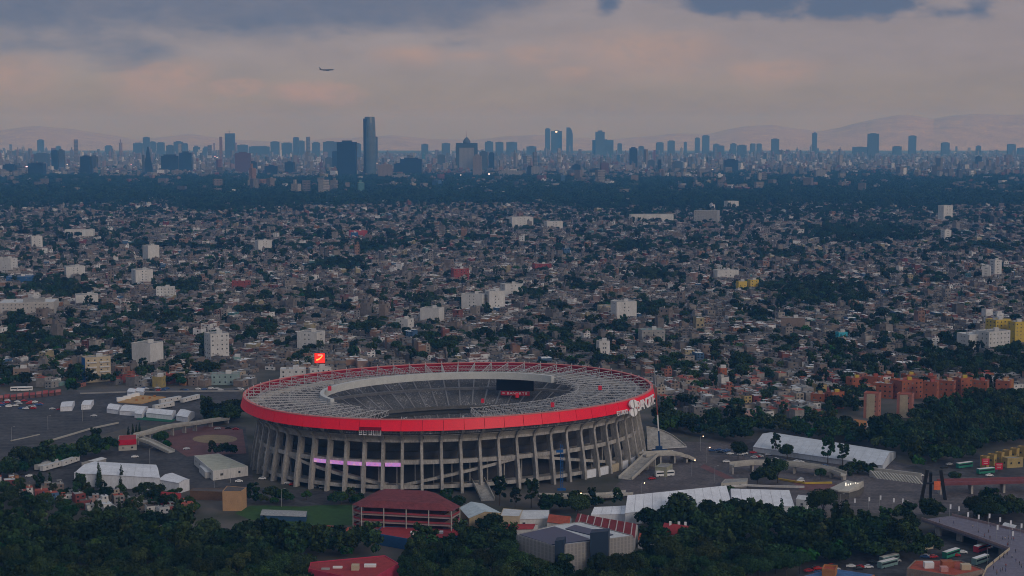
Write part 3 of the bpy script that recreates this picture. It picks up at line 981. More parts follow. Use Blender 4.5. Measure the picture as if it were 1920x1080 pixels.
def elevated(name, label, cat, px, zs, width, deck, rail=1.0, pier=None, parapet=None):
    """raised way along photo points px at heights zs"""
    P = [G(x, y, z) for (x, y), z in zip(px, zs)]
    t = thing(name, label, cat, (P[0].x, P[0].y, 0))
    o0 = Vector((P[0].x, P[0].y, 0))
    nrm = []
    for i in range(len(P)):
        d = P[min(i + 1, len(P) - 1)] - P[max(i - 1, 0)]
        nrm.append(Vector((-d.y, d.x, 0)).normalized() * width / 2)
    mb = MB()
    vs = []
    for p, q in zip(P, nrm):
        for s, dz in ((-1, -.7), (1, -.7), (1, 0), (-1, 0)):
            vs.append(p - o0 + q * s + Vector((0, 0, dz)))
    fs = [(i * 4 + a, i * 4 + (a + 1) % 4, i * 4 + 4 + (a + 1) % 4, i * 4 + 4 + a) for i in range(len(P) - 1) for a in range(4)]
    fs += [(3, 2, 1, 0), tuple(len(vs) - 4 + k for k in range(4))]
    mb.add(vs, fs).build('deck', deck, t)
    for s in (-1, 1):
        mb = MB()
        for i in range(len(P) - 1):
            mb.bar(P[i] - o0 + nrm[i] * s + Vector((0, 0, rail / 2)), P[i + 1] - o0 + nrm[i + 1] * s + Vector((0, 0, rail / 2)), .35, rail)
        mb.build('parapet', parapet or deck, t)
    if pier:
        for p, q in zip(P, nrm):
            if p.z > 2:
                MB().box((0, 0, 0), (1.1, width * .6, p.z - .7)).build('pier', concrete, t, (p.x - o0.x, p.y - o0.y, 0), math.atan2(q.y, q.x) - math.pi / 2)
    return t
elevated('pedestrian_overpass', 'pale concrete overpass curving from the red gatehouse to the stadium', 'overpass',
         [(256, 816), (278, 811), (300, 804), (322, 799), (345, 796), (365, 794), (395, 789), (425, 785)], [6, 6, 6, 6, 5.5, 5, 4, 3], 5, concrete_l, 1.1, True)
elevated('access_ramp', 'concrete ramp sloping down beside the red gatehouse', 'ramp', [(262, 822), (285, 830), (305, 840), (322, 848)], [5.5, 4, 2, .3], 5, concrete_l, 1.2)
elevated('retaining_wall', 'long low concrete wall edging the parking lot', 'wall', [(92, 826), (130, 815), (170, 803), (222, 792)], [1.6] * 4, .6, concrete_l, .3)
_wall_after()
p4 = pts([(221, 754), (265, 757), (311, 744), (260, 741)], .5)
t = thing('platform', 'flat ochre timber platform in the parking lot', 'platform', (p4[0][0], p4[0][1], 0))
MB().prism([(x - p4[0][0], y - p4[0][1]) for x, y in p4], .04, .6).build('deck', M('ochre_ply', (.42, .25, .10), var=.3, scale=.6), t)
for k, (x, y) in enumerate(((268, 748), (281, 747), (256, 751), (290, 744))):
    q = G(x, y, .6)
    MB().box((0, 0, 0), (1.6, 1.2, 1.2)).build('crate', M('crate_wood', (.35, .16, .05)), t, (q.x - p4[0][0], q.y - p4[0][1], .6))
def tent(px, eave, ridge, label, wall=None):
    return gable('event_tent', label, 'tent', px, eave, ridge, wall or fabric, fabric, 'event tents in the parking lot')
tent([(200, 766), (222, 769), (229, 760), (207, 757)], 3, 4.4, 'white tent at the left end of the parking-lot row')
tent([(224, 770), (268, 773), (278, 763), (234, 759)], 3, 4.2, 'long white tent with grey side in the parking-lot row')
tent([(252, 775), (266, 777), (275, 769), (262, 767)], 3, 4.6, 'small peaked white tent beside the green stage floor')
tent([(274, 774), (322, 779), (330, 770), (282, 766)], 3.4, 5.0, 'wide white tent above the green stage floor')
tent([(330, 779), (352, 783), (365, 773), (346, 768)], 3.4, 5.6, 'white peaked tent at the right end of the parking-lot row')
tent([(238, 734), (252, 736), (258, 730), (244, 728)], 2.6, 3.4, 'white roadside tent beside the far road')
tent([(254, 733), (269, 735), (272, 728), (258, 727)], 2.6, 3.4, 'pale roadside tent by the yellow house')
tent([(113, 763), (135, 762), (140, 752), (116, 754)], 3.2, 4.0, 'white truck canopy among the vans on the left of the lot')
tent([(152, 760), (170, 759), (176, 750), (158, 751)], 3.2, 4.0, 'pale canopy beside the vans in the lot')
q4 = pts([(255, 786), (322, 791), (330, 786), (262, 781)], .3)
struct('stage_floor', MB().prism(q4, .04, .35), M('green_floor', (.015, .12, .07)), 'green stage floor in front of the tents')
for k in range(11):
    x0 = -16 + k * 12
    y0 = 748.5 - (k * 12) * .105
    gable('market_stall', 'small red-roofed stall in the row at the far left, %s' % (['cut by the left edge', 'first', 'second', 'third', 'fourth', 'fifth', 'sixth', 'seventh', 'eighth', 'ninth', 'last'][k] + (' from the left edge' if 0 < k < 10 else (', nearest the green tree' if k == 10 else ''))), 'stall',
          [(x0, y0), (x0 + 9.5, y0 - 1.0), (x0 + 10.5, y0 - 5), (x0 + 1, y0 - 4)], 2.3, 3.2 + (k % 3) * .3, M('stall_brown', (.14, .07, .06)), (M('canopy_red', (.30, .06, .06), var=.35), M('canopy_pink', (.36, .13, .12), var=.3), M('canopy_red', (.3, .06, .06)))[k % 3], 'market stalls')
for k, (x, y) in enumerate(((226, 752), (238, 749), (246, 746), (254, 744))):
    q = G(x, y)
    MB().box((0, 0, 0), (5.5, 2.6, 2.7), .5).build('site_cabin', white, None, q)
    tag(bpy.data.objects['site_cabin' + ('' if k == 0 else '.%03d' % k)], 'white site cabin in the row behind the ochre platform', 'cabin', 'site cabins')
# --- billboards and lit sign
t = thing('lit_billboard', 'glowing red billboard with a yellow swoosh on a tall pole', 'billboard', tuple(G(600, 712)))
Dq = t.location.length
zb = lambda y: (712 - y) * Dq / FOC
MB().tube((0, 0, 0), (0, 0, zb(681)), .55, .45).build('pole', steel_d, t)
MB().box((0, .4, zb(681)), (8.6, .8, zb(661) - zb(681))).build('panel', steel_d, t)
MB().box((0, -.1, zb(680.4)), (8.2, .2, zb(661.6) - zb(680.4))).build('screen', M_emit('screen_red', (1.0, .03, .012), 1.0), t)
mb = MB()
cz = zb(671)
for k in range(8):
    a0, a1 = -2.7 + k * .62, -2.7 + (k + 1) * .62
    h0, h1 = -1.5 + .055 * k * k, -1.5 + .055 * (k + 1) ** 2
    mb.add([(a0, -.25, cz + h0 - .5), (a1, -.25, cz + h1 - .5), (a1, -.25, cz + h1 + .7), (a0, -.25, cz + h0 + .7)], [(0, 1, 2, 3)])
mb.build('yellow_swoosh', M_emit('screen_yellow', (1.0, .42, .06), 1.6), t)
MB().box((.3, -.3, cz + 2.2), (3.6, .1, .6)).build('headline', M_emit('screen_pink', (1.0, .5, .4), 1.3), t)
# --- middle foreground
building('utility_block', 'tan rendered block with dark roof below the marquee', 'building', pts([(417, 922), (452, 922), (462, 915), (426, 912)], 10), 10, tan, roof_dark, None, .3)
building('sports_annex', 'long low building with dark roof and tan end below the marquee', 'building', pts([(356, 921), (416, 923), (424, 916), (362, 916)], 4.5), 4.5, M('brown_wood', (.14, .085, .055)), roof_dark, None, .3)
MB()
b_ = G(416, 950)
building('blue_kiosk', 'small bright blue annex at the foot of the tan block', 'kiosk', pts([(418, 941), (440, 941), (442, 937), (420, 937)], 4), 4, blue, blue, None, .2)
gable('clubhouse', 'long clubhouse with red roof below the marquee', 'building', [(280, 931), (338, 936), (340, 928), (282, 924)], 4, 6, M('red_wall', (.38, .04, .05)), roof_red)
# school with open floors
sp_ = pts([(678, 949), (846, 957), (862, 948), (815, 923), (712, 918), (662, 944)], 15)
cx, cy = sum(p[0] for p in sp_) / 6, sum(p[1] for p in sp_) / 6
FOOT.append(sp_)
t = thing('open_floor_building', 'red roofed building with open decks and thin white posts before the stadium', 'building', (cx, cy, 0))
lp = [(x - cx, y - cy) for x, y in sp_]
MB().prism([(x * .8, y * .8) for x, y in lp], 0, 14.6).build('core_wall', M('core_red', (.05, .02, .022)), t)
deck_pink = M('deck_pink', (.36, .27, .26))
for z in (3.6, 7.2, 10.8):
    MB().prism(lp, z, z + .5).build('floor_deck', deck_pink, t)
    n = len(lp)
    for i in range(n):
        a, b = Vector(lp[i]), Vector(lp[(i + 1) % n])
        MB().bar((a.x, a.y, z + 1.4), (b.x, b.y, z + 1.4), .12, .9).build('railing', M('rail_red', (.30, .05, .06)), t)
ap = [(x * .25, y * .25) for x, y in lp]
mb = MB()
vs = [(x * 1.02, y * 1.02, 14.6) for x, y in lp] + [(x * .72, y * .72, 17.0) for x, y in lp]
n = len(lp)
mb.add(vs, [(i, (i + 1) % n, n + (i + 1) % n, n + i) for i in range(n)] + [tuple(range(n, 2 * n)), tuple(range(n - 1, -1, -1))])
if sum(lp[i][0] * lp[(i + 1) % n][1] - lp[(i + 1) % n][0] * lp[i][1] for i in range(n)) < 0:
    mb.f = [f[::-1] for f in mb.f]
mb.build('roof', M('school_roof', (.17, .04, .045), var=.45, scale=.5), t)
pm = MB().box((0, 0, 0), (.45, .45, 14.6)).mesh('post', [concrete_l])
for i in range(n):
    a, b = Vector(lp[i]), Vector(lp[(i + 1) % n])
    m = max(1, round((b - a).length / 11))
    for k in range(m):
        q = a.lerp(b, k / m) * 1.003
        link('post', pm, t, (q.x, q.y, 0))
building('school_wing', 'low wide building with a flat red roof and blue wall', 'building', pts([(703, 1001), (800, 1018), (872, 1003), (866, 992), (715, 988)], 5), 5, blue, roof_red, None, .4,
         extras=((-.1, -.1, 6, 2.5, 1.2, white), (.25, .0, 9, 3, .9, roof_w)))
building('red_roofed_house', 'flat-roofed red building with cream tank box at the bottom edge', 'building', pts([(578, 1068), (690, 1092), (748, 1058), (722, 1043), (582, 1056)], 9), 9, M('magenta_red', (.45, .04, .08)), roof_red, STW, .5,
         extras=((.05, -.2, 3.2, 3, 2.2, cream), (-.35, -.1, 4, 1.2, .8, white), (.35, 0, 5, 2.4, 1.0, white), (-.6, -.2, 3.4, 1.2, .7, grey_p)))
building('arena_hall', 'big hall with dark solar roof and grid-tiled walls', 'hall', pts([(968, 1004), (1040, 1026), (1188, 1006), (1090, 980), (1042, 985)], 14), 14, M_bands('tiled_wall', (.30, .29, .28), (.22, .21, .21), 1.6, .85, .6, 1.6), roof_w, None, .5)
ah = bpy.data.objects['arena_hall']
MB().prism([(x - ah.location.x, y - ah.location.y) for x, y in pts([(974, 1003), (1034, 1022), (1110, 1013), (1040, 988)], 14.3)], 14.2, 14.6).build('solar_array', solar, ah)
MB().prism([(x - ah.location.x, y - ah.location.y) for x, y in pts([(1060, 992), (1125, 1008), (1150, 1003), (1078, 985)], 14.3)], 14.2, 14.6).build('solar_array', solar, ah)
for x0, x1, yb, h in ((1040, 1058, 1026, 17), (1106, 1140, 1019, 19)):
    q = pts([(x0, yb), (x1, yb - 3), (x1 + 3, yb - 9), (x0 + 4, yb - 7)], 14)
    MB().prism([(x - ah.location.x, y - ah.location.y - 1.2) for x, y in q], 0, h).build('stair_tower', navy, ah)
gable('gym_hall', 'hall with pale blue roof halves and tan wall before the stadium', 'hall', [(880, 972), (938, 962), (905, 945), (862, 952)], 7.5, 9.5, M('tan_wall', (.34, .27, .17)), M('pale_blue_roof', (.44, .52, .56)), along=False)
building('white_annex', 'cream flat building between the tan hall and the white row', 'building', pts([(938, 968), (974, 969), (980, 957), (944, 954)], 7), 7, cream, roof_w, None, .3)
gable('row_building', 'white row building with pale roof and arched dark openings', 'building', [(973, 974), (1029, 972), (1030, 957), (974, 957)], 5.5, 7, white_w, roof_w, win=dict(per=4, size=(1.5, 2.0), storey=5, limit=14))
gable('red_hall', 'low red curved-roof hall beside the solar-roofed hall', 'hall', [(945, 993), (1000, 992), (1008, 984), (955, 984)], 4, 5.4, white_w, roof_red)
gable('villa', 'white villa with red tiled roof behind the solar-roofed hall', 'house', [(1026, 979), (1068, 984), (1072, 973), (1032, 969)], 5.5, 8.0, white_w, roof_terra, win=STW)
mm = gable('market_hall', 'long red tiled roof with pale skylight strips left of the trees', 'hall', [(1076, 985), (1190, 1008), (1196, 985), (1090, 968)], 6, 9.5, white_w, M('market_roof', (.19, .03, .034), var=.3, scale=.5))
A, B = [Vector(p) for p in pts([(1076, 985), (1190, 1008)], 6)]
C_, D_ = [Vector(p) for p in pts([(1196, 985), (1090, 968)], 6)]
for k in range(8):
    f = (k + .5) / 8
    e0, r0 = A.lerp(B, f), A.lerp(B, f).lerp(D_.lerp(C_, f), .5)
    MB().bar((e0.x - mm.location.x, e0.y - mm.location.y, 6.3), (r0.x - mm.location.x, r0.y - mm.location.y, 9.75), .5, .12).build('skylight', M('skylight_grey', (.40, .34, .34)), mm)
gable('red_tiled_house', 'red tiled roof with small white chimneys among the trees', 'house', [(1240, 1000), (1290, 1006), (1296, 995), (1250, 988)], 5, 8.5, white_w, roof_red, win=STW)
rt = bpy.data.objects['red_tiled_house']
for dx, dy in ((-3, 1), (1, .5), (4, 0)):
    MB().box((dx, dy, 6.5), (1.1, 1.1, 3.2)).build('chimney', white, rt)
gable('tiled_cottage', 'small red tiled cottage before the striped market roof', 'house', [(1196, 1012), (1228, 1018), (1232, 1009), (1202, 1003)], 4, 6, white_w, roof_terra, win=STW)
gable('grey_shed', 'long grey-roofed shed beside the flat red school wing', 'shed', [(872, 1000), (920, 1008), (930, 998), (884, 991)], 3.6, 4.8, brown_p, roof_g)
gable('long_shed', 'low shed with a dull red roof under the playing field', 'shed', [(600, 994), (660, 1000), (668, 991), (608, 986)], 3.2, 4.6, brown_p, roof_terra)
gable('porch_house', 'small red roofed porch with white posts between trees', 'house', [(1206, 1030), (1234, 1036), (1236, 1028), (1210, 1022)], 3.6, 5.2, white_w, roof_red)
gable('bleacher', 'white slatted bleacher roof on the playing field', 'bleacher', [(488, 966), (574, 969), (576, 959), (492, 956)], 2.6, 3.2, M('dull_blue', (.03, .08, .16)), M('slat_grey', (.30, .31, .32), var=.4, scale=1.2))
gable('blue_canopy', 'bright blue canopy beside the playing field', 'canopy', [(536, 994), (572, 1000), (580, 988), (545, 984)], 3, 4, blue, M('canopy_blue', (.02, .17, .36)))
# --- right: big tents, ramps, plaza
gable('exhibition_tent', 'long white tent with two bays at the far right of the stadium', 'tent', [(1412, 838), (1655, 873), (1680, 848), (1446, 811)], 3.0, 6.6, fabric_shaded, fabric_shaded)
gable('long_tent', 'long white marquee roof behind the lower trees, widest of its row', 'tent', [(1172, 962), (1372, 944), (1352, 914), (1180, 934)], 6, 11, fabric, fabric)
gable('long_tent', 'white marquee roof with a single peak right of the widest one', 'tent', [(1372, 946), (1490, 950), (1470, 922), (1368, 920)], 6, 10.5, fabric, fabric)
gable('low_tent', 'low white tent roof left of the wide marquee', 'tent', [(1108, 965), (1182, 964), (1184, 948), (1120, 952)], 4, 6, fabric, fabric)
building('white_cabin_block', 'white two-storey cabin at the right end of the marquees', 'cabin', pts([(1493, 936), (1514, 939), (1517, 930), (1497, 928)], 5), 5, white, roof_w, STW, .1)
elevated('curved_ramp', 'curved pale concrete ramp wall on the plaza', 'ramp', [(1372, 872), (1410, 868), (1450, 868), (1490, 871), (1530, 876), (1560, 882), (1582, 890)], [5, 5, 5, 5, 4.6, 4, 3], 5, concrete_l, 1.4, True)
elevated('yellow_kerb_wall', 'low wall with yellow edge before the curved ramp', 'wall', [(1440, 894), (1478, 900), (1510, 905), (1560, 904)], [.9] * 4, .8, yellow, .2)
elevated('stadium_ramp', 'concrete ramp leading down from the stadium towards the yard', 'ramp', [(1222, 852), (1208, 865), (1192, 880), (1172, 898)], [7, 5, 2.8, .3], 8, concrete, 1.3, True, concrete_l)
elevated('stadium_ramp', 'curving concrete ramp running right from the stadium gate', 'ramp', [(1205, 853), (1235, 851), (1262, 850), (1285, 855), (1296, 862)], [7, 6.5, 5.5, 3.5, .6], 7, concrete, 1.3, True, concrete_l)
elevated('low_ramp', 'low concrete ramp wall in front of the stadium', 'ramp', [(1010, 930), (1080, 931), (1140, 929), (1180, 924)], [2.4, 2.4, 2.2, 1.6], 6, concrete, 1.0, None, concrete_l)
elevated('entrance_stair', 'steep concrete stair ramp at the front of the stadium', 'ramp', [(896, 900), (905, 917), (915, 938)], [4.5, 3, .4], 7, concrete, 1.4, None, concrete_l)
et = [G(x, y, z) for x, y, z in ((1212, 801, 8), (1228, 804, 7.2), (1244, 809, 6), (1260, 817, 4.4), (1274, 827, 2.4), (1286, 837, .4))]
eb = [G(x, y, .35) for x, y in ((1214, 843), (1230, 842), (1245, 841), (1260, 840), (1274, 839), (1288, 838.5))]
t = thing('embankment_slab', 'broad curving concrete slope right of the stadium', 'slab', (eb[0].x, eb[0].y, 0))
o0 = Vector((eb[0].x, eb[0].y, 0))
mb = MB()
mb.add([p - o0 for p in et + eb] + [Vector((p.x, p.y, 0)) - o0 for p in et], [(6 + i, 7 + i, i + 1, i) for i in range(5)] + [(i, i + 1, 13 + i, 12 + i) for i in range(5)])
mb.build('slope', concrete, t)
mb = MB()
for i in range(5):
    mb.bar(et[i] - o0 + Vector((0, 0, .3)), et[i + 1] - o0 + Vector((0, 0, .3)), .5, .9)
mb.build('coping', concrete_l, t)
mb = MB()
mb.bar(eb[0] - o0 + Vector((0, 0, .2)), eb[5] - o0 + Vector((0, 0, .2)), .5, .5)
mb.build('kerb', white_w, t)
building('plant_room', 'square greenish plant room in the yard by the stadium ramps', 'building', pts([(1228, 876), (1250, 878), (1261, 871), (1240, 869)], 5), 5, M('olive_wall', (.30, .30, .22)), roof_g, STW, .4)
building('ticket_kiosk', 'long pale kiosk on the paved apron before the curved ramp', 'kiosk', pts([(1352, 907), (1400, 904), (1402, 898), (1360, 899)], 3), 3, concrete_l, roof_g, STW, .3)
elevated('white_wall', 'long white low wall on the paved apron', 'wall', [(1352, 912), (1400, 909), (1450, 911), (1508, 912)], [1.8] * 4, 1.0, white_w, .2)
# curved canopy with illuminated letters on its back
P = [(1556, 915), (1572, 920), (1592, 921), (1610, 916), (1620, 909)]
Q = [(1588, 900), (1598, 903), (1606, 904), (1614, 903), (1619, 901)]
a = [G(x, y, 4.5) for x, y in P]; b = [G(x, y, 7.5) for x, y in Q]
t = thing('fan_canopy', 'white fan-shaped canopy with small lit marks on the plaza', 'canopy', (a[2].x, a[2].y, 0))
o0 = Vector((a[2].x, a[2].y, 0))
mb = MB()
vs = [p - o0 for p in a + b] + [p - o0 - Vector((0, 0, .8)) for p in a + b]
mb.add(vs, [(i, i + 1, 6 + i, 5 + i) for i in range(4)] + [(15 + i, 16 + i, 11 + i, 10 + i) for i in range(4)] + [(10 + i, 11 + i, i + 1, i) for i in range(4)] + [(0, 5, 15, 10), (14, 19, 9, 4)])
mb.build('roof', concrete_l, t)
mb = MB()
for i in range(4):
    mb.bar(a[i] - o0 - Vector((0, -1.5, 2.6)), a[i + 1] - o0 - Vector((0, -1.5, 2.6)), .5, 4.4)
mb.build('wall', concrete_d, t)
lit = M_emit('lit_letters', (1.0, .9, .75), 1.6)
for k, hgt_ in enumerate((1.6, .9, 1.2, .8, 1.3, .9)):
    q = a[1].lerp(a[3], (k + .2) / 6).lerp(b[1].lerp(b[3], (k + .2) / 6), .5) - o0
    MB().box((0, 0, 0), (.5, .2, hgt_), .25).build('lit_stroke', lit, t, (q.x, q.y, q.z + .2))
# buttressed terrace
for k in range(15):
    x = 1638 + k * 5.9
    q = G(x, 895 + k * .75)
    if k == 0:
        tw = thing('buttressed_terrace', 'terrace wall with a row of slanting concrete buttresses', 'terrace', tuple(q))
        P0 = q.copy()
    m = MB()
    m.add([(-.5, -4, 0), (.5, -4, 0), (.5, 3, 0), (-.5, 3, 0), (-.5, 3, 3.4), (.5, 3, 3.4), (.5, 1.8, 3.4), (-.5, 1.8, 3.4)],
          [(0, 3, 4, 7), (1, 6, 5, 2), (0, 7, 6, 1), (7, 4, 5, 6), (2, 5, 4, 3)])
    m.build('buttress', concrete_l, tw, q - P0, .5)
qa, qb = G(1632, 891) - P0, G(1730, 903) - P0
MB().bar((qa.x, qa.y + 3.4, 2.0), (qb.x, qb.y + 3.4, 2.0), 1.2, 3.9).build('wall', concrete_l, tw)
# plain dark steel frame with an orange panel (stand-in for the plaza sculpture)
q = G(1750, 937)
hgt = 56 * q.length / FOC
t = thing('sculpture_stand_in', 'dark steel pylon stand-in carrying an orange panel on the plaza', 'sculpture', tuple(q))
for x0, x1 in ((-6.2, -3.6), (6.2, 3.4)):
    MB().bar((x0, 0, 0), (x1, 0, hgt), 1.5, 1.5).build('leg', black, t)
MB().bar((-.5, 4, 0), (-1.6, .4, hgt * .92), 1.3, 1.3).build('leg', black, t)
MB().bar((-4.6, 0, hgt * .55), (4.6, 0, hgt * .55), 1.2, 1.0).build('crossbar', black, t)
MB().box((1.6, -.8, hgt * .34), (3.4, .5, 4.6)).build('panel', M('panel_orange', (.75, .17, .07)), t)
# underpass bridge deck with reddish wall at the right edge
elevated('red_bridge', 'long dull red bridge deck at the right edge', 'bridge', [(1762, 905), (1820, 904), (1880, 902), (1960, 900)], [6] * 4, 8, M('dull_red', (.20, .07, .08)), 1.2, True)
# yellow terrace houses
for k in range(6):
    x0 = 1838 + k * 14
    y0 = 878 - k * 3.6
    block('terrace_house', ['yellow terrace house at the left end with a red gable sign', 'yellow terrace house, second from the red-signed end', 'yellow terrace house, third from the red-signed end',
                            'yellow terrace house, fourth from the red-signed end', 'yellow terrace house, second from the right edge', 'yellow terrace house cut by the right edge of the photo'][k],
          'house', x0, x0 + 16, y0 - 19, y0, .75, 1.3, M('ochre_wall', (.38, .27, .09)), roof_terra, limit=8)
for k, (x, y) in enumerate(((1848, 866), (1873, 874))):
    q = at_depth(x, y, G(1848, 880).y - 4)
    t = thing('banner_sign', ['red advertising sign on the left yellow gable', 'red advertising sign on the front yellow terrace wall'][k], 'sign', (q.x, q.y, 0))
    MB().box((0, 0, q.z - 1.9), (4.2, .25, 3.8)).build('board', M('poster_red', (.55, .02, .05)), t)
    MB().box((0, .3, 0), (.3, .3, q.z - 1.9)).build('post', steel_d, t)
    for r in range(3):
        MB().box((0, -.16, q.z + 1.0 - r * 1.0), (3.0 - r * .4, .06, .28)).build('text_line', M('poster_text', (.7, .5, .5)), t)
block('terrace_house', 'low yellow building before the yellow terrace row', 'house', 1880, 1916, 862, 878, .3, .5, M('ochre_wall2', (.36, .28, .12)), roof_g)
# --- footbridge with walkers
fb = pts([(1728, 974), (1785, 967), (1932, 1002), (1990, 1045), (1990, 1110), (1835, 1100), (1850, 1066), (1893, 1031), (1830, 1008)], 6)
c0 = fb[0]
t = thing('footbridge', 'wide pale footbridge at lower right with people walking on it', 'bridge', (c0[0], c0[1], 0))
lp = [(x - c0[0], y - c0[1]) for x, y in fb]
MB().prism(lp, 5.0, 6.0).build('deck', M('deck_lilac', (.165, .155, .20), var=.25, scale=.6), t)
for i in (0, 1, 5, 6, 7, 8):
    a, b = Vector(lp[i]), Vector(lp[(i + 1) % 9])
    if i in (0,):
        continue
    MB().bar((a.x, a.y, 6.55), (b.x, b.y, 6.55), .3, 1.1).build('parapet', cream if i in (5, 6) else M('bridge_pink', (.30, .22, .22)), t)
for x, y in ((1760, 985), (1800, 995), (1840, 1003), (1880, 1022), (1860, 1075), (1905, 1010)):
    q = G(x, y, 5)
    MB().box((0, 0, 0), (1.0, 3.5, 5.0)).build('pier', concrete, t, (q.x - c0[0], q.y - c0[1], 0), .6)
def person_mesh(seed):
    r = random.Random(seed)
    m = MB()
    st = r.uniform(.12, .3)
    rings = []
    def ringpts(c, rx, ry, n=8):
        return [(c[0] + rx * math.cos(2 * math.pi * i / n), c[1] + ry * math.sin(2 * math.pi * i / n), c[2]) for i in range(n)]
    def loft(levels, mi, n=8):
        o = len(m.v)
        for c, rx, ry in levels:
            m.v += ringpts(c, rx, ry, n)
        for j in range(len(levels) - 1):
            for i in range(n):
                m.f.append((o + j * n + i, o + j * n + (i + 1) % n, o + (j + 1) * n + (i + 1) % n, o + (j + 1) * n + i)); m.m.append(mi)
        m.f.append(tuple(o + (len(levels) - 1) * n + i for i in range(n))); m.m.append(mi)
    for s in (-1, 1):
        loft([((s * .1, s * st, 0), .06, .12), ((s * .1, s * st * .8, .25), .055, .06), ((s * .1, s * st * .45, .48), .07, .08), ((s * .09, 0, .88), .1, .11)], 1)
        loft([((s * .25, -s * st * .7, .78), .04, .045), ((s * .26, -s * st * .3, 1.05), .05, .05), ((s * .2, 0, 1.4), .065, .07)], 2)
    loft([((0, 0, .82), .17, .12), ((0, 0, 1.05), .16, .11), ((0, 0, 1.3), .2, .13), ((0, 0, 1.43), .17, .1), ((0, 0, 1.48), .06, .06), ((0, 0, 1.54), .065, .07)], 0)
    loft([((0, -.01, 1.52), .06, .07), ((0, -.01, 1.6), .085, .1), ((0, 0, 1.68), .085, .105), ((0, 0, 1.75), .05, .06)], 3)
    return m
shirt = [M('shirt_%s' % k, c, var=.05) for k, c in (('white', (.6, .6, .6)), ('red', (.4, .04, .04)), ('blue', (.05, .1, .3)), ('black', (.03, .03, .035)), ('grey', (.2, .2, .2)))]
jean = M('jeans', (.04, .055, .09)); hair = M('hair', (.02, .015, .012))
PEOPLE = [person_mesh(k).mesh('person', [shirt[k], jean, skin_m, hair]) for k in range(5)]
cols = ['white', 'red', 'blue', 'black', 'grey']
spots = []
rr = random.Random(5)
while len(spots) < 34:
    x, y = rr.uniform(1760, 1918), rr.uniform(975, 1078)
    if inside(*G(x, y, 6)[:2], fb) and (rr.random() < .5 or 1850 < x < 1900) and inside(*G(x, y + 4, 6)[:2], fb) and inside(*G(x + 5, y, 6)[:2], fb):
        spots.append((x, y))
for x, y in spots:
    k = rr.randrange(5)
    o = link('person', PEOPLE[k], None, G(x, y, 6.0), rr.uniform(0, 6.28))
    tag(o, 'person in a %s top on the footbridge %s' % (cols[k], 'near its far end' if x < 1830 else ('near its front rail' if y > 1030 else ('in the crowd at its middle' if x < 1890 else 'towards the right edge'))), 'person', 'people on the footbridge')
# banner poles along the footbridge
POLE = MB().tube((0, 0, 0), (0, 0, 6.5), .09, .06).mesh('pole', [steel_g])
FLAG = MB().box((.45, 0, 4.2), (.8, .06, 2.2)).mesh('banner', [fabric])
bp = [(1780, 970), (1796, 974), (1813, 985), (1833, 990), (1853, 988), (1873, 995), (1893, 1001), (1913, 1007), (1868, 1010), (1897, 1022)]
for k, (x, y) in enumerate(bp):
    t = thing('banner_pole', 'white-bannered lamp pole on the footbridge, ' + ['at its far end', 'second from its far end', 'third from its far end', 'fourth from its far end', 'fifth from its far end', 'sixth from its far end', 'second from the right edge', 'nearest the right edge', 'before the walkers on the front side', 'by the front stair'][k], 'pole', tuple(G(x, y, 6)), 0, 'banner poles on the footbridge')
    link('pole', POLE, t); link('banner', FLAG, t)
for k, (x, y) in enumerate(((1601, 958), (1628, 955), (1649, 952), (1674, 957), (1691, 958), (1700, 962))):
    t = thing('banner_pole', 'white-bannered lamp pole along the plaza edge, ' + ['leftmost', 'second from left', 'third from left', 'fourth from left', 'fifth from left', 'rightmost'][k], 'pole', tuple(G(x, y)), 0, 'banner poles on the plaza')
    link('pole', POLE, t); link('banner', FLAG, t)
gable('bus_shelter', 'long white shelter roof beside the footbridge', 'shelter', [(1804, 985), (1846, 993), (1852, 984), (1812, 977)], 3.6, 4.2, concrete_d, roof_w)
gable('bus_shelter', 'pale shelter roof at the right edge beyond the footbridge', 'shelter', [(1878, 988), (1902, 995), (1906, 986), (1884, 980)], 3.6, 4.2, concrete_d, roof_w)
building('corner_shop', 'brown corner building with red flat roof and roof rooms at the bottom edge', 'building', pts([(1700, 1068), (1790, 1082), (1846, 1070), (1800, 1053), (1716, 1052)], 8), 8, brown_p, roof_terra, STW, .6,
         extras=((-.4, 0, 4, 3, 2.5, white), (.1, .1, 5, 4, 2.6, brick_o), (.5, -.2, 4, 3, 2.4, cream), (-.1, -.4, 3, 3, 2, pink)))
building('shed_shop', 'pale flat shop with dark openings among the lower right trees', 'building', pts([(1716, 1018), (1750, 1013), (1752, 1008), (1718, 1011)], 4), 4, cream, roof_g, STW, .3)
building('villa', 'small pale villa with pinkish roof among the lower right trees', 'house', pts([(1504, 976), (1546, 978), (1550, 970), (1512, 966)], 5), 5, white_w, M('pinkish_roof', (.32, .2, .2)), STW, .4)
building('flat_house', 'low house with a pale flat roof beside the small villa', 'house', pts([(1556, 984), (1596, 986), (1602, 975), (1566, 972)], 4), 4, brown_p, roof_w, STW, .3)
building('bottom_market', 'market shed under a blue tarpaulin roof at the bottom edge', 'market', pts([(1500, 1082), (1600, 1096), (1640, 1078), (1560, 1066)], 3.5), 3.5, orange, M('tarp_blue', (.06, .14, .30), var=.4, scale=.4), None, .1)
building('orange_shop', 'small orange shop with a white roof rim at the bottom edge', 'building', pts([(1541, 1070), (1566, 1073), (1570, 1064), (1546, 1062)], 6), 6, orange, roof_terra, None, 1.0)
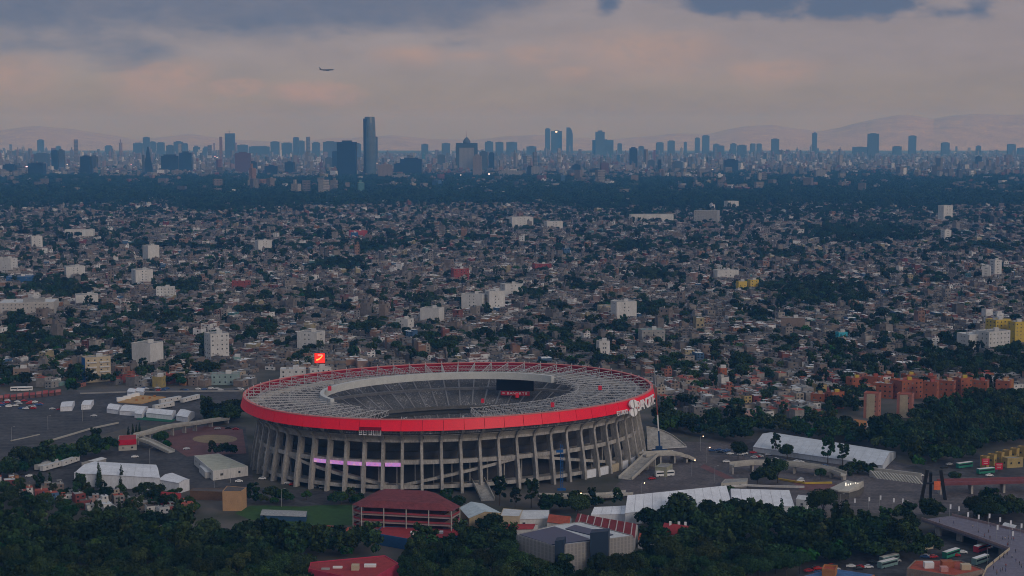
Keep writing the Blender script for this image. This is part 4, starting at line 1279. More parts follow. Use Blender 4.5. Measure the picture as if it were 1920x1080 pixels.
# --- crane and lifts
q = G(1237, 850)
t = thing('mobile_crane', 'mobile crane with a tall red and white boom beside the stadium', 'crane', tuple(q))
MB().box((0, 0, .9), (9, 2.8, 1.4)).build('carrier', M('crane_blue', (.02, .06, .16)), t)
MB().box((-.5, 0, 2.32), (4, 2.6, 2.0)).build('cab', M('crane_blue', (.02, .06, .16)), t)
for k in (-3.4, -1.8, 1.8, 3.4):
    for s in (-1, 1):
        link('wheel', WHEEL, t, (k, s * 1.3, .45))
top = at_depth(1227, 690, q.y) - q
cuts = [(0, .22, .95, M('crane_blue', (.02, .06, .16))), (.22, .42, .8, white), (.42, .76, .65, M('crane_red', (.30, .07, .05))), (.76, 1.0, .5, steel_g)]
b0 = Vector((0, 0, 3))
for f0, f1, w, m in cuts:
    MB().bar(b0.lerp(top, f0), b0.lerp(top, f1), w).build('boom_section', m, t)
MB().bar(top, top + Vector((-1.5, 0, 1.5)), .3).build('boom_tip', steel_g, t)
MB().bar(top + Vector((-1.5, 0, 1.5)), top + Vector((-1.5, 0, -12)), .08).build('hoist_cable', steel_d, t)
q = G(1053, 919)
t = thing('mast_lift', 'blue lattice mast lift standing against the stadium front', 'lift', tuple(q))
bl = M('lift_blue', (.015, .10, .30))
mb = MB()
for sx in (-.7, .7):
    for sy in (-.7, .7):
        mb.bar((sx, sy, .8), (sx, sy, 25), .22)
for k in range(16):
    z = .8 + k * 1.5
    mb.bar((-.7, -.7, z), (.7, -.7, z + 1.5), .16); mb.bar((-.7, .7, z + 1.5), (.7, .7, z), .16)
mb.build('mast', bl, t)
MB().box((0, 0, 0), (4.5, 2.4, .9)).build('base', bl, t)
MB().box((-1.2, -1.6, 21), (3.6, 1.4, 1.2)).build('platform', bl, t)
# --- lamp posts, some of them lit
lamp_on = M_emit('lamp_glow', (1.0, .62, .36), 9.0)
LPOLE = MB().tube((0, 0, 0), (0, 0, 9.2), .13, .08, 6).bar((0, 0, 9.1), (1.6, 0, 9.5), .1).mesh('pole', [steel_g])
LHEAD = MB().box((1.7, 0, 9.42), (.9, .35, .18)).mesh('lamp_head', [steel_g])
LGLOW = MB().lathe([(.0, -.22), (.2, -.14), (.26, 0), (.2, .14), (.02, .22)], 10, (1.7, 0, 9.2)).mesh('lamp_head', [lamp_on])
for x, y, on, lab in ((1313, 846, 1, 'lit lamp post under the dark trees right of the stadium'), (1325, 868, 1, 'brightly lit lamp post in the yard by the stadium ramps'),
                      (1297, 893, 1, 'lit lamp post beside the lower stadium ramp'), (1202, 938, 1, 'low lit lamp post by the plant room trucks'), (1083, 958, 1, 'lit lamp post in front of the low stadium ramp'),
                      (1247, 900, 0, 'unlit lamp post beside the plant room'), (1340, 905, 0, 'unlit lamp post on the red paved strip'), (1430, 985, 0, 'tall lamp post rising from the lower right trees'),
                      (1575, 960, 0, 'lamp post left of the plaza banners'), (1851, 1065, 0, 'tall lamp post at the bottom of the footbridge'), (402, 930, 0, 'lamp post before the pale warehouse'),
                      (432, 905, 0, 'lamp post beside the pale warehouse wall'), (281, 870, 0, 'lamp post behind the big marquee'), (155, 790, 0, 'tall lamp post in the parking lot'),
                      (90, 806, 0, 'lamp post at the left of the parking lot'), (22, 828, 0, 'lamp post near the left edge of the lot'), (528, 950, 0, 'floodlight post on the playing field')):
    t = thing('lamp_post', lab, 'lamp post', tuple(G(x, y)), 0)
    link('pole', LPOLE, t); link('lamp_head', LGLOW if on else LHEAD, t)
# --- vehicles
def car_proto():
    m = MB()
    prof = [(-2.1, .35), (-2.15, .8), (-1.9, .95), (-1.35, 1.0), (-.8, 1.42), (.7, 1.45), (1.35, 1.0), (2.05, .85), (2.15, .45), (2.1, .3)]
    n = len(prof)
    vs = [(x, s * (.85 if z < 1.1 else .68), z) for s in (-1, 1) for x, z in prof]
    m.add(vs, [(i, (i + 1) % n, n + (i + 1) % n, n + i) for i in range(n)] + [tuple(range(n - 1, -1, -1)), tuple(range(n, 2 * n))])
    return m
CAR = car_proto()
CARM = {c: CAR.mesh('body', [m]) for c, m in (('white', white), ('silver', M('silver_paint', (.45, .46, .48), rough=.35, spec=.5)), ('red', M('car_red', (.4, .02, .02), rough=.35)),
                                            ('dark', M('car_dark', (.03, .035, .04), rough=.35)), ('blue', M('car_blue', (.04, .1, .25), rough=.35)))}
CGL = MB().box((0, 0, 1.02), (1.9, 1.58, .36)).mesh('windows', [glass])
CWH = MB().tube((0, -.12, 0), (0, .12, 0), .32, n=8).mesh('wheel', [rubber])
def car(x, y, c, rz, label, group='parked cars'):
    t = thing('parked_car', label, 'car', tuple(G(x, y)), rz, group)
    link('body', CARM[c], t); link('windows', CGL, t)
    for a in (-1.35, 1.35):
        for s in (-1, 1):
            link('wheel', CWH, t, (a, s * .8, .32))
for x, y, c, rz, lab in ((350, 843, 'white', .2, 'white car on the reddish plaza'), (448, 904, 'white', .2, 'white car before the pale warehouse'), (492, 899, 'white', .1, 'white car by the left stadium ribs'),
                         (540, 907, 'white', .2, 'white car parked under the stadium front'), (549, 910, 'red', .2, 'red car parked under the stadium front'), (590, 913, 'white', .1, 'white van-like car in the lane'),
                         (606, 916, 'silver', .1, 'silver car in the lane below the screens'), (253, 858, 'white', .4, 'lone white car behind the big marquee'), (176, 781, 'silver', .1, 'silver car alone in the parking lot'),
                         (98, 768, 'silver', .3, 'silver car below the vans in the lot'), (112, 769, 'red', .2, 'red car below the vans in the lot'), (120, 770, 'white', .2, 'white car right of the red car in the lot'),
                         (408, 805, 'silver', .1, 'silver car by the round tree clump'), (428, 804, 'dark', .1, 'dark car by the round tree clump'), (442, 806, 'red', .1, 'red car by the stadium end'),
                         (55, 894, 'white', .2, 'white car by the tree row trailers'), (45, 890, 'dark', .2, 'dark car by the tree row trailers'),
                         (1362, 867, 'white', .1, 'white car at the gate of the curved ramp'), (1441, 854, 'silver', .2, 'silver car before the exhibition tent'), (1412, 850, 'red', .2, 'red car at the corner of the exhibition tent'),
                         (1335, 846, 'blue', .1, 'blue car under the trees right of the stadium'), (1501, 903, 'white', .1, 'white car on the plaza by the curved ramp'),
                         (1502, 900, 'silver', 1.0, 'silver car on the plaza'), (1698, 993, 'white', .1, 'white car under the lower right trees'), (1690, 994, 'silver', .1, 'silver car under the lower right trees'),
                         (1725, 893, 'white', .1, 'white car above the buttressed terrace'), (1780, 872, 'silver', .4, 'silver car on the street by the terrace houses'), (1855, 893, 'white', .3, 'white car below the yellow terrace'),
                         (1770, 878, 'dark', .4, 'dark car on the street by the terrace houses'), (1628, 1065, 'white', .2, 'white car at the bottom edge by the market'), (1610, 1068, 'dark', .2, 'dark car at the bottom edge by the market'),
                         (1222, 899, 'red', .5, 'red car beside the plant room'), (1260, 849, 'white', .2, 'white car by the curving stadium ramp')):
    car(x, y, c, rz, lab)
lot_cols = ['white', 'silver', 'dark', 'red', 'blue']
rr = random.Random(9)
for k in range(92):
    if k >= 70:
        f = rr.random()
        x, y = 1510 + f * 300, 1072 - f * 34 + rr.uniform(-5, 7)
        lab, grp = 'car in the street at the lower right edge', 'cars at the lower right'
    elif k >= 46:
        f = rr.random()
        x, y = 1345 + f * 230, 846 + f * 36 + rr.uniform(-3, 4)
        lab, grp = 'car on the avenue before the exhibition tent', 'cars on the avenue'
    elif k < 26:
        x, y = rr.uniform(-4, 82), rr.uniform(752, 768)
        lab, grp = 'car in the crowded left corner of the parking lot', 'cars in the crowded corner of the lot'
    else:
        x, y = rr.uniform(250, 455), rr.uniform(728, 733)
        lab, grp = 'car on the far road behind the parking lot', 'cars on the far road'
    c = rr.choice(lot_cols)
    car(x, y, c, rr.uniform(-.3, .5), c + ' ' + lab, grp)
BUSB = {c: MB().box((0, 0, .4), (11, 2.5, 2.7)).mesh('body', [m]) for c, m in (('white', white), ('green', green_p), ('teal', teal), ('red', M('bus_red', (.4, .03, .05))))}
BUSW = MB().box((0, 0, 1.75), (10.2, 2.56, .8)).mesh('windows', [glass])
BUSR = MB().box((0, 0, 3.12), (10.8, 2.3, .14)).mesh('roof', [white])
for x, y, c, rz, lab in ((34, 733, 'white', .3, 'white bus parked left beyond the red canopy'), (47, 733, 'white', .3, 'white bus with its nose by the green tree'), (1667, 1054, 'teal', .1, 'teal bus with white roof at the lower edge'),
                         (1664, 1063, 'teal', .1, 'nearer teal bus at the lower edge'), (1783, 1044, 'green', .2, 'green bus under the footbridge'), (1838, 1056, 'teal', .2, 'teal bus beside the footbridge stair'),
                         (1808, 877, 'green', .5, 'green bus on the street by the yellow terrace'), (1848, 888, 'green', .4, 'green truck-like bus below the yellow terrace'), (1841, 1033, 'red', .2, 'red bus under the footbridge'),
                         (1246, 893, 'white', .3, 'white box truck beside the plant room')):
    t = thing('bus', lab, 'bus', tuple(G(x, y)), rz + (.55 if y > 1000 else 0), 'buses')
    link('body', BUSB[c], t); link('windows', BUSW, t); link('roof', BUSR, t)
    for a in (-3.6, 3.4):
        for s in (-1, 1):
            link('wheel', WHEEL, t, (a, s * 1.1, .42))
# --- airliner
q = at_depth(613, 131, 4300)
t = thing('airliner', 'grey jet airliner flying across the evening sky', 'airplane', tuple(q))
al = M('airframe', (.16, .165, .19), rough=.4)
mb = MB()
fp = [(-20, .15, .9), (-16, 1.0, .6), (-10, 1.7, .1), (-4, 1.95, 0), (8, 1.95, 0), (14, 1.9, 0), (17, 1.5, -.2), (19, .7, -.5), (19.6, .1, -.6)]
n = 12
for x, r, dz in fp:
    mb.v += [(x, r * math.cos(2 * math.pi * i / n), dz + r * math.sin(2 * math.pi * i / n)) for i in range(n)]
for j in range(len(fp) - 1):
    for i in range(n):
        mb.f.append((j * n + i, (j + 1) * n + i, (j + 1) * n + (i + 1) % n, j * n + (i + 1) % n)); mb.m.append(0)
mb.build('fuselage', al, t)
for s in (-1, 1):
    m = MB()
    w = [(4, s * 1.5, -1.0), (-2.5, s * 1.5, -1.0), (-8, s * 19, .9), (-6.2, s * 19, .9)]
    m.add(w + [(x, y, z + .45) for x, y, z in w], [(0, 1, 2, 3), (7, 6, 5, 4), (0, 4, 5, 1), (1, 5, 6, 2), (2, 6, 7, 3), (3, 7, 4, 0)])
    m.build('wing', al, t)
    m = MB()
    w = [(-15.5, s * .8, 1.0), (-18.5, s * .8, 1.0), (-21, s * 7, 1.5), (-19.6, s * 7, 1.5)]
    m.add(w + [(x, y, z + .3) for x, y, z in w], [(0, 1, 2, 3), (7, 6, 5, 4), (0, 4, 5, 1), (1, 5, 6, 2), (2, 6, 7, 3), (3, 7, 4, 0)])
    m.build('tailplane', al, t)
    MB().tube((3.2, s * 6.5, -2.0), (-1.2, s * 6.5, -2.0), 1.05, .8, 10).build('engine', al, t)
m = MB()
w = [(-14, -.2, 1.4), (-19, -.2, 1.4), (-22, -.2, 7.6), (-19.6, -.2, 7.6)]
m.add(w + [(x, .2, z) for x, y, z in w], [(3, 2, 1, 0), (4, 5, 6, 7), (0, 1, 5, 4), (1, 2, 6, 5), (2, 3, 7, 6), (3, 0, 4, 7)])
m.build('tail_fin', al, t)
t.rotation_euler = (0, R(-2), R(-8))

# ================================================================== APARTMENT BLOCKS AND LARGER BUILDINGS IN THE CITY
WB = 'white apartment block '
for x0, x1, yt, yb, rot, ra, wall, roof, lab in (
    (383, 431, 628, 684, .55, .9, None, None, WB + 'with stepped top left of the stadium, tallest nearby'),
    (250, 305, 647, 692, -.45, .9, None, None, WB + 'with blank left side above the parking lot'),
    (558, 609, 625, 658, -.35, .8, None, None, WB + 'just above the glowing red billboard'),
    (865, 913, 553, 588, -.35, .6, None, None, WB + 'with dark window columns, left of two joined blocks'),
    (909, 947, 547, 588, .35, .8, None, None, WB + 'taller right one of two joined blocks in mid city'),
    (938, 980, 534, 560, .35, .7, None, None, WB + 'behind the two joined white blocks'),
    (788, 833, 580, 606, -.3, .8, None, None, 'pale blank warehouse block below and left of the joined white blocks'),
    (742, 776, 600, 626, -.5, .8, None, None, 'small white block above the stadium rim, left of centre'),
    (1145, 1193, 567, 606, .3, .8, None, None, WB + 'with a dark window column, standing alone right of centre'),
    (1118, 1143, 641, 680, .25, .9, None, None, 'narrow white tower with dark slots just above the stadium'),
    (268, 299, 462, 492, .7, .9, None, None, 'white windowless tower on the left of the mid city'),
    (57, 81, 445, 470, .4, .9, None, None, 'white block with window grid near the left edge'),
    (246, 288, 508, 538, .5, .9, None, None, 'white stepped block with red podium, left mid city'),
    (120, 161, 502, 524, .4, .8, None, None, 'white low block left of the white stepped block'),
    (0, 31, 487, 515, -.3, .8, None, None, 'pale twin block cut by the left edge'),
    (124, 176, 432, 448, .1, .4, None, None, 'long pale slab far up on the left'),
    (478, 510, 452, 476, .5, .7, None, None, 'white apartment cluster above the left mid city trees'),
    (1840, 1858, 502, 527, -.4, .9, None, None, 'white block at far right, lower of two joined'),
    (1856, 1876, 490, 524, .4, .9, None, None, 'white block at far right, taller of two joined'),
    (1338, 1384, 508, 526, .2, .6, None, None, 'long white box building right of centre'),
    (1796, 1850, 630, 662, .4, .8, None, roof_w, 'white low hall with curved front before the yellow blocks'),
    (1830, 1892, 625, 664, .5, .6, None, None, 'white office block with window rows below the yellow blocks'),
    (1848, 1892, 603, 648, .5, .7, yellow, None, 'bright yellow apartment block, left of two at the right edge'),
    (1890, 1922, 607, 652, .4, .8, yellow, None, 'bright yellow apartment block cut by the right edge'),
    (1862, 1880, 590, 612, .4, .8, None, None, 'pale tower rising behind the yellow blocks'),
    (155, 208, 673, 718, .5, .55, cream, roof_g, 'cream apartment block with blue end wall by the far road'),
    (47, 83, 562, 592, .05, .5, grey_p, None, 'blank grey slab building near the left edge'),
    (1463, 1511, 598, 624, -.2, .6, brown_p, None, 'blank grey-brown box building on the right'),
    (0, 108, 570, 594, .15, .7, M('pale_wh', (.42, .40, .38)), roof_w, 'wide low warehouse with pale roof at the left edge'),
    (140, 186, 555, 578, .3, .7, None, None, 'white building with slit windows above the left trees'),
    (294, 328, 540, 562, .1, .6, None, None, 'white office building with two window rows, left mid city'),
    (1197, 1246, 620, 646, .15, .7, grey_p, teal, 'grey unfinished block with teal roof edge right of centre'),
    (1760, 1784, 387, 416, .35, .9, None, None, 'pale tower alone in the far trees on the right'),
    (1765, 1782, 433, 452, .3, .9, None, None, 'small white block under the far pale tower'),
    (1300, 1350, 396, 420, -.3, .6, grey_p, None, 'grey slab in the far trees right of centre'),
    (1358, 1384, 378, 394, .3, .8, None, None, 'white block in the far trees right of the grey slab'),
    (955, 1000, 408, 428, .2, .6, None, None, 'white slab group far up in the middle'),
    (1020, 1055, 416, 432, .3, .6, None, None, 'white slab right of the far white group'),
    (1180, 1262, 403, 420, .1, .3, None, None, 'very long white slab in the far trees'),
    (1380, 1400, 529, 549, .3, .7, yellow, None, 'yellow apartment block, left of two by the dark grove'),
    (1402, 1422, 526, 546, .3, .7, yellow, None, 'yellow apartment block, right of two by the dark grove'),
    (525, 575, 694, 718, .1, .6, white_w, roof_w, 'long white school with dark window strip beside the red billboard'),
    (578, 622, 692, 718, .3, .5, white_w, roof_g, 'white annex behind the red billboard pole'),
    (1567, 1588, 625, 640, .3, .7, M('turquoise', (.05, .38, .48)), None, 'bright turquoise house on the right'),
    (436, 452, 671, 690, .3, .7, teal, None, 'teal house left of the stadium top'),
    (397, 450, 703, 722, .1, .5, M('pale_teal', (.24, .32, .32)), roof_g, 'wide pale teal house by the far road'),
    (287, 310, 709, 727, -.3, .8, M('dull_yellow', (.33, .26, .10)), roof_terra, 'yellow house with dark windows by the far road'),
    (845, 880, 505, 528, .3, .7, M('dark_red_w', (.28, .06, .055)), None, 'dark red block in the mid city, left'),
    (998, 1034, 496, 512, .2, .7, M('dark_red_w2', (.26, .05, .05)), None, 'dark red low block in the mid city, right'),
    (1346, 1362, 692, 724, .3, .9, brick_o, None, 'narrow brick tower right of the stadium rim'),
    (435, 470, 528, 545, .1, .4, M('dark_red_w3', (.25, .06, .05)), None, 'long dark red slab, left mid city'),
    (653, 690, 434, 448, .2, .7, M('far_red', (.33, .06, .06)), roof_terra, 'red roofed hall far up, left of centre'),
    (657, 672, 437, 452, .2, .7, blue, blue, 'bright blue block beside the far red roofed hall'),
    (15, 62, 520, 536, .1, .5, blue, roof_w, 'blue and white striped low building at the left edge'),
    (1120, 1170, 575, 590, .2, .5, cream, None, 'cream low block left of the lone white tower'),
    (24, 58, 694, 716, .3, .7, brown_p, roof_g, 'brown three-storey house near the left edge'),
):
    ex = ((.2, .1, 4, 4, 2.6, white_w), (-.4, -.2, 2, 2, 1.6, steel_g))
    D0 = G((x0 + x1) / 2, yb).length
    block('apartment_block', lab, 'building', x0, x1, yt, yb, rot, ra, wall, roof, win='blank' not in lab and 'windowless' not in lab, extras=ex if D0 < 3000 else (),
          per=4.0 if D0 < 2500 else 6, limit=48 if D0 < 2500 else 24, cols=(2 if wall is None and 'grid' not in lab and 'rows' not in lab and 'stepped top' not in lab else None))
bl_ = bpy.data.objects
cab = [o for o in bl_ if o.get('label', '').startswith('cream apartment block with blue end')][0]
q0, q1 = G(156, 716), G(172, 717)
# orange brick estate
est = [(1586, 1620, 706, 738), (1620, 1656, 704, 740), (1519, 1550, 736, 766), (1549, 1582, 733, 768), (1566, 1602, 726, 748), (1636, 1680, 717, 748), (1670, 1728, 712, 750),
       (1730, 1760, 714, 756), (1760, 1792, 712, 748), (1788, 1822, 707, 744), (1822, 1854, 712, 752), (1866, 1896, 712, 740), (1690, 1720, 700, 722), (1728, 1756, 702, 722), (1650, 1676, 698, 716)]
names = ['back left', 'behind the cream-fronted tower', 'at the left end', 'second from the left end', 'behind the left end pair', 'with pale roof in the middle', 'longest in the middle',
         'right of the longest one', 'third from the right in front', 'with red roof box', 'second from the right end', 'at the right end', 'small one behind the longest', 'small one at the back right', 'small one behind the pale roof']
for k, (x0, x1, yt, yb) in enumerate(est):
    block('brick_apartment', 'orange brick apartment block ' + names[k] + ' of the estate', 'building', x0, x1, yt + 5, yb, -.5 if k % 3 else .45, .7, brick_o, (roof_terra, roof_g, roof_w)[k % 3], extras=((.2, .1, 3, 3, 2, (yellow, roof_terra, tan)[k % 3]), (-.3, .2, 1.5, 1.5, 1.2, steel_g)),
          group='orange brick estate', limit=26, per=3.4)
for k, (x0, x1, yt, yb) in enumerate(((1618, 1652, 740, 786), (1680, 1714, 742, 784))):
    t = block('salmon_tower', ['salmon apartment tower with cream front, left of the pair', 'salmon apartment tower with cream front, right of the pair'][k], 'building', x0, x1, yt, yb, -.45, .8, salmon, roof_terra, limit=20)
    poly, D0 = block_poly(x0, x1, yb, -.45, .8)
    a, b = Vector(poly[0]), Vector(poly[1])
    h = (yb - yt) * D0 / FOC
    nn = Vector((b.y - a.y, a.x - b.x)).normalized() * .12
    p0, p1 = a.lerp(b, .2) + nn, a.lerp(b, .75) + nn
    MB().bar((p0.x - t.location.x, p0.y - t.location.y, h * .5), (p1.x - t.location.x, p1.y - t.location.y, h * .5), .2, h).build('cream_front', cream, t)
gable('orange_roof_hall', 'low house with a bright orange roof in the wood', 'house', [(1598, 800), (1624, 804), (1630, 793), (1606, 789)], 4, 7, white_w, orange)
p = block_poly(155, 208, 718, .5, .55)[0]
a, b = Vector(p[3]), Vector(p[0])
nn = Vector((b.y - a.y, a.x - b.x)).normalized() * .15
hb = (718 - 673) * G(181, 718).length / FOC
MB().bar((a.x + nn.x - cab.location.x, a.y + nn.y - cab.location.y, hb * .5), (b.x + nn.x - cab.location.x, b.y + nn.y - cab.location.y, hb * .5), .2, hb).build('blue_end_wall', M('end_blue', (.02, .12, .32), var=.2), cab)
a, b = Vector(p[0]), Vector(p[1])
nn = Vector((b.y - a.y, a.x - b.x)).normalized() * .5
for k in range(1, 5):
    for f0, f1 in ((.06, .44), (.56, .94)):
        q0, q1 = a.lerp(b, f0) + nn, a.lerp(b, f1) + nn
        MB().bar((q0.x - cab.location.x, q0.y - cab.location.y, hb * k / 5 + .4), (q1.x - cab.location.x, q1.y - cab.location.y, hb * k / 5 + .4), 1.1, 1.0).build('balcony', white_w, cab)

# ================================================================== SKYLINE TOWERS
tw_dark = M_bands('tower_dark', (.030, .042, .055), (.015, .022, .03), 4, .7, .4, 0, .2)
tw_mid = M_bands('tower_mid', (.085, .095, .105), (.04, .05, .06), 3.6, .5, .4, 6, .2)
tw_pale = M_bands('tower_pale', (.26, .25, .245), (.12, .12, .125), 3.4, .45, .5, 7, .2)
tw_red = M_bands('tower_red', (.14, .07, .075), (.05, .04, .045), 3.6, .5, .5, 5, .2)
tw_tan = M_bands('tower_tan', (.24, .19, .16), (.10, .09, .085), 3.6, .4, .5, 6, .2)
TWM = dict(d=tw_dark, m=tw_mid, p=tw_pale, r=tw_red, t=tw_tan)
SKY_T = [(8, 30, 308, 7600, 'd'), (54, 84, 305, 7400, 'd'), (64, 92, 287, 9600, 'm'), (70, 82, 262, 13000, 'm'), (97, 109, 281, 8400, 'd'), (108, 120, 281, 8600, 'm'), (105, 114, 274, 13500, 'm'),
         (152, 171, 292, 7500, 'd'), (170, 182, 292, 7600, 'm'), (197, 210, 273, 12500, 'm'), (250, 268, 268, 12000, 'm'), (268, 281, 257, 11500, 'm'), (280, 292, 265, 12000, 'm'), (294, 308, 267, 12000, 'm'),
         (312, 326, 272, 10500, 'm'), (326, 343, 265, 11500, 'm'), (342, 352, 269, 12000, 'm'), (302, 335, 291, 7900, 'd'), (336, 360, 285, 8300, 'd'), (362, 375, 275, 12000, 'm'), (380, 393, 277, 12000, 'm'),
         (441, 470, 286, 8000, 'r'), (445, 465, 271, 11500, 'm'), (466, 506, 274, 12000, 'm'), (465, 482, 303, 8300, 'd'), (497, 521, 310, 7400, 'd'), (507, 524, 265, 11800, 'm'), (528, 548, 268, 12000, 'm'),
         (550, 560, 257, 11500, 'm'), (558, 571, 264, 11700, 'm'), (535, 552, 303, 7900, 'd'), (512, 553, 326, 6900, 'p'), (585, 600, 267, 11700, 'm'), (605, 633, 265, 10500, 'm'), (623, 634, 283, 8500, 'd'),
         (610, 624, 295, 9000, 'm'), (632, 669, 265, 7300, 'd'), (666, 677, 269, 10000, 'm'), (703, 708, 256, 9000, 'm'), (709, 736, 308, 7000, 't'), (735, 768, 327, 6800, 'p'), (750, 792, 297, 7500, 'd'), (738, 756, 306, 8000, 'd'),
         (790, 803, 270, 12000, 'm'), (828, 844, 268, 11500, 'm'), (820, 835, 290, 9500, 'm'), (887, 903, 291, 7200, 't'), (900, 914, 284, 8500, 'm'), (917, 927, 286, 8600, 'd'), (909, 925, 265, 12000, 'm'), (929, 944, 266, 12000, 'm'),
         (949, 970, 266, 12000, 'm'), (935, 980, 320, 7200, 'p'), (988, 999, 311, 7400, 'd'), (996, 1012, 312, 7300, 'p'), (987, 1006, 274, 12500, 'm'), (1022, 1032, 241, 13500, 'm'), (1033, 1054, 245, 13000, 'm'), (1073, 1089, 308, 7800, 'd'),
         (1105, 1128, 316, 7600, 'd'), (1126, 1141, 305, 7600, 'r'), (1110, 1151, 262, 12500, 'm'), (1158, 1166, 269, 13000, 'm'), (1180, 1195, 277, 8800, 'd'), (1197, 1208, 274, 12500, 'm'),
         (1230, 1244, 267, 12500, 'm'), (1252, 1265, 264, 12500, 'm'), (1282, 1288, 266, 13000, 'm'), (1303, 1312, 258, 13000, 'm'), (1317, 1330, 254, 13000, 'm'), (1337, 1349, 270, 12300, 'm'), (1348, 1358, 273, 12500, 'm'), (1369, 1381, 269, 12500, 'm'),
         (1382, 1400, 272, 11500, 'm'), (1407, 1416, 269, 12800, 'm'), (1419, 1428, 269, 12800, 'm'), (1446, 1461, 260, 11800, 'm'), (1523, 1532, 249, 12200, 'm'), (1598, 1626, 275, 12000, 'm'), (1627, 1648, 250, 11300, 'm'),
         (1674, 1690, 274, 12500, 'm'), (1704, 1718, 254, 12300, 'm'), (1765, 1780, 267, 12200, 'm'), (1830, 1839, 273, 12500, 'm'), (1829, 1840, 293, 9200, 'd'), (1889, 1904, 270, 12500, 'm'), (1908, 1924, 277, 12500, 'm'),
         (1357, 1384, 299, 8000, 'd'), (1233, 1240, 300, 7900, 'd'), (1528, 1547, 317, 6900, 'p'), (1214, 1228, 300, 8600, 'm'), (1262, 1280, 302, 8600, 'm')]
LM = [(277, 'pointed obelisk tower'), (431, 'tower crowned by a crane'), (693, 'tall rounded glass tower'), (875, 'domed tower with a spire'), (1068, 'slim curved-top tower'), (1330, 'paired slim towers right of centre'), (1637, 'broad slab tower before the right hills')]
ORD = ['next', 'second', 'third', 'fourth', 'fifth', 'sixth', 'seventh', 'eighth', 'ninth', 'tenth', 'eleventh', 'twelfth', 'thirteenth', 'fourteenth', 'fifteenth', 'sixteenth', 'seventeenth', 'eighteenth', 'nineteenth', 'twentieth']
LOOK = dict(d='dark glass tower', m='hazy blue tower', p='pale low slab block', r='dull red tower', t='tan tower')
cnt = {}
def tower_box(t, W, Dp, h, mat, rng_):
    MB().box((0, 0, 0), (W, Dp, h)).build('shaft', mat, t)
    MB().box((0, 0, h + .02), (W * rng_.uniform(.4, .75), Dp * .6, rng_.uniform(3, 7))).build('roof_plant', mat, t)
sky_sorted = sorted(SKY_T, key=lambda s: (s[0] + s[1]) / 2)
rr = random.Random(3)
for x0, x1, yt, Y, k in sky_sorted:
    Y = Y * 1.2 if Y > 9900 else Y
    xc = (x0 + x1) / 2
    lx, ln = min(LM, key=lambda l: abs(l[0] - xc))
    side = 'left' if xc < lx else 'right'
    cnt.setdefault((ln, side, k), []).append((abs(xc - lx), x0, x1, yt, Y, k))
for (ln, side, k), lst in cnt.items():
    for i, (d_, x0, x1, yt, Y, k) in enumerate(sorted(lst)):
        p = at_depth((x0 + x1) / 2, yt, Y)
        W = (x1 - x0) / FOC * Y
        lab = '%s, %s %s of the %s' % (LOOK[k], ORD[i] if i or len(lst) > 1 else 'just', side, ln)
        t = thing('skyline_tower', lab, 'tower', (p.x, p.y, 0), rr.uniform(-.12, .12), 'skyline towers')
        tower_box(t, W * .96, min(W, 45) * .9, p.z - 3, TWM[k], rr)
# landmark towers
def lathe_tower(t, prof, mat, n=28):
    m = MB().lathe(prof, n)
    return m.build('shaft', mat, t)
p = at_depth(693, 219, 7500); W = 22 / FOC * 7500
t = thing('glass_tower', 'tall rounded glass tower, highest on the skyline', 'tower', (p.x, p.y, 0), 0, 'skyline towers')
gl = M_bands('tower_glass', (.10, .14, .16), (.06, .09, .11), 4.2, .7, .12, 0, 1.0)
lathe_tower(t, [(W * .50, 0), (W * .505, p.z * .35), (W * .50, p.z * .7), (W * .47, p.z * .9), (W * .42, p.z)], gl)
MB().box((-W * .34, -W * .25, 0), (W * .34, W * .3, p.z * .97)).build('dark_spine', tw_dark, t)
MB().bar((0, 0, p.z), (W * .25, 0, p.z + 6), .8).build('roof_mast', steel_g, t)
p = at_depth(277, 275, 7800); W = 20 / FOC * 7800
t = thing('obelisk_tower', 'pointed dark obelisk tower on the left of the skyline', 'tower', (p.x, p.y, 0), 0, 'skyline towers')
MB().add([(-W / 2, -9, 0), (W / 2, -9, 0), (W / 2, 9, 0), (-W / 2, 9, 0), (-2.5, -2, p.z), (4, -2, p.z), (4, 2, p.z), (-2.5, 2, p.z)],
         [(0, 1, 5, 4), (1, 2, 6, 5), (2, 3, 7, 6), (3, 0, 4, 7), (4, 5, 6, 7)]).build('shaft', tw_dark, t)
MB().box((-W * .4, -9.6, 0), (W * .25, 1, p.z * .72)).build('fin', tw_mid, t)
p = at_depth(431, 250, 12500); W = 17 / FOC * 12500
t = thing('crane_tower', 'hazy tower crowned by a construction crane', 'tower', (p.x, p.y, 0), 0, 'skyline towers')
MB().box((0, 0, 0), (W, W * .8, p.z)).build('shaft', tw_mid, t)
MB().bar((-4, 0, p.z), (-4, 0, p.z + 22), 2.2).bar((-18, 0, p.z + 17), (14, 0, p.z + 17), 1.6).build('tower_crane', steel_d, t)
p = at_depth(875, 268, 8600); W = 41 / FOC * 8600; u = 8600 / FOC
t = thing('domed_tower', 'broad blue tower with a dome and spire on its roof', 'tower', (p.x, p.y, 0), 0, 'skyline towers')
zr = p.z
MB().box((0, 0, 0), (W, 30, zr - 8 * u)).box((0, 0, zr - 8 * u), (W * .99, 29, 8 * u)).build('shaft', M_bands('tower_wtc', (.07, .09, .10), (.03, .04, .05), 3.6, .5, .4, 0, .2), t)
MB().box((0, -15.4, 0), (W * .68, .8, zr - 9 * u)).build('pale_front', tw_pale, t)
MB().lathe([(W * .17, zr), (W * .17, zr + 3 * u), (W * .13, zr + 6 * u), (W * .06, zr + 9.5 * u), (.8, zr + 11 * u)], 20).build('dome', tw_mid, t)
MB().tube((0, 0, zr + 10 * u), (0, 0, zr + 23 * u), 1.6, .5, 6).build('spire', steel_g, t)
p = at_depth(1068, 239, 15500); W = 12 / FOC * 15500
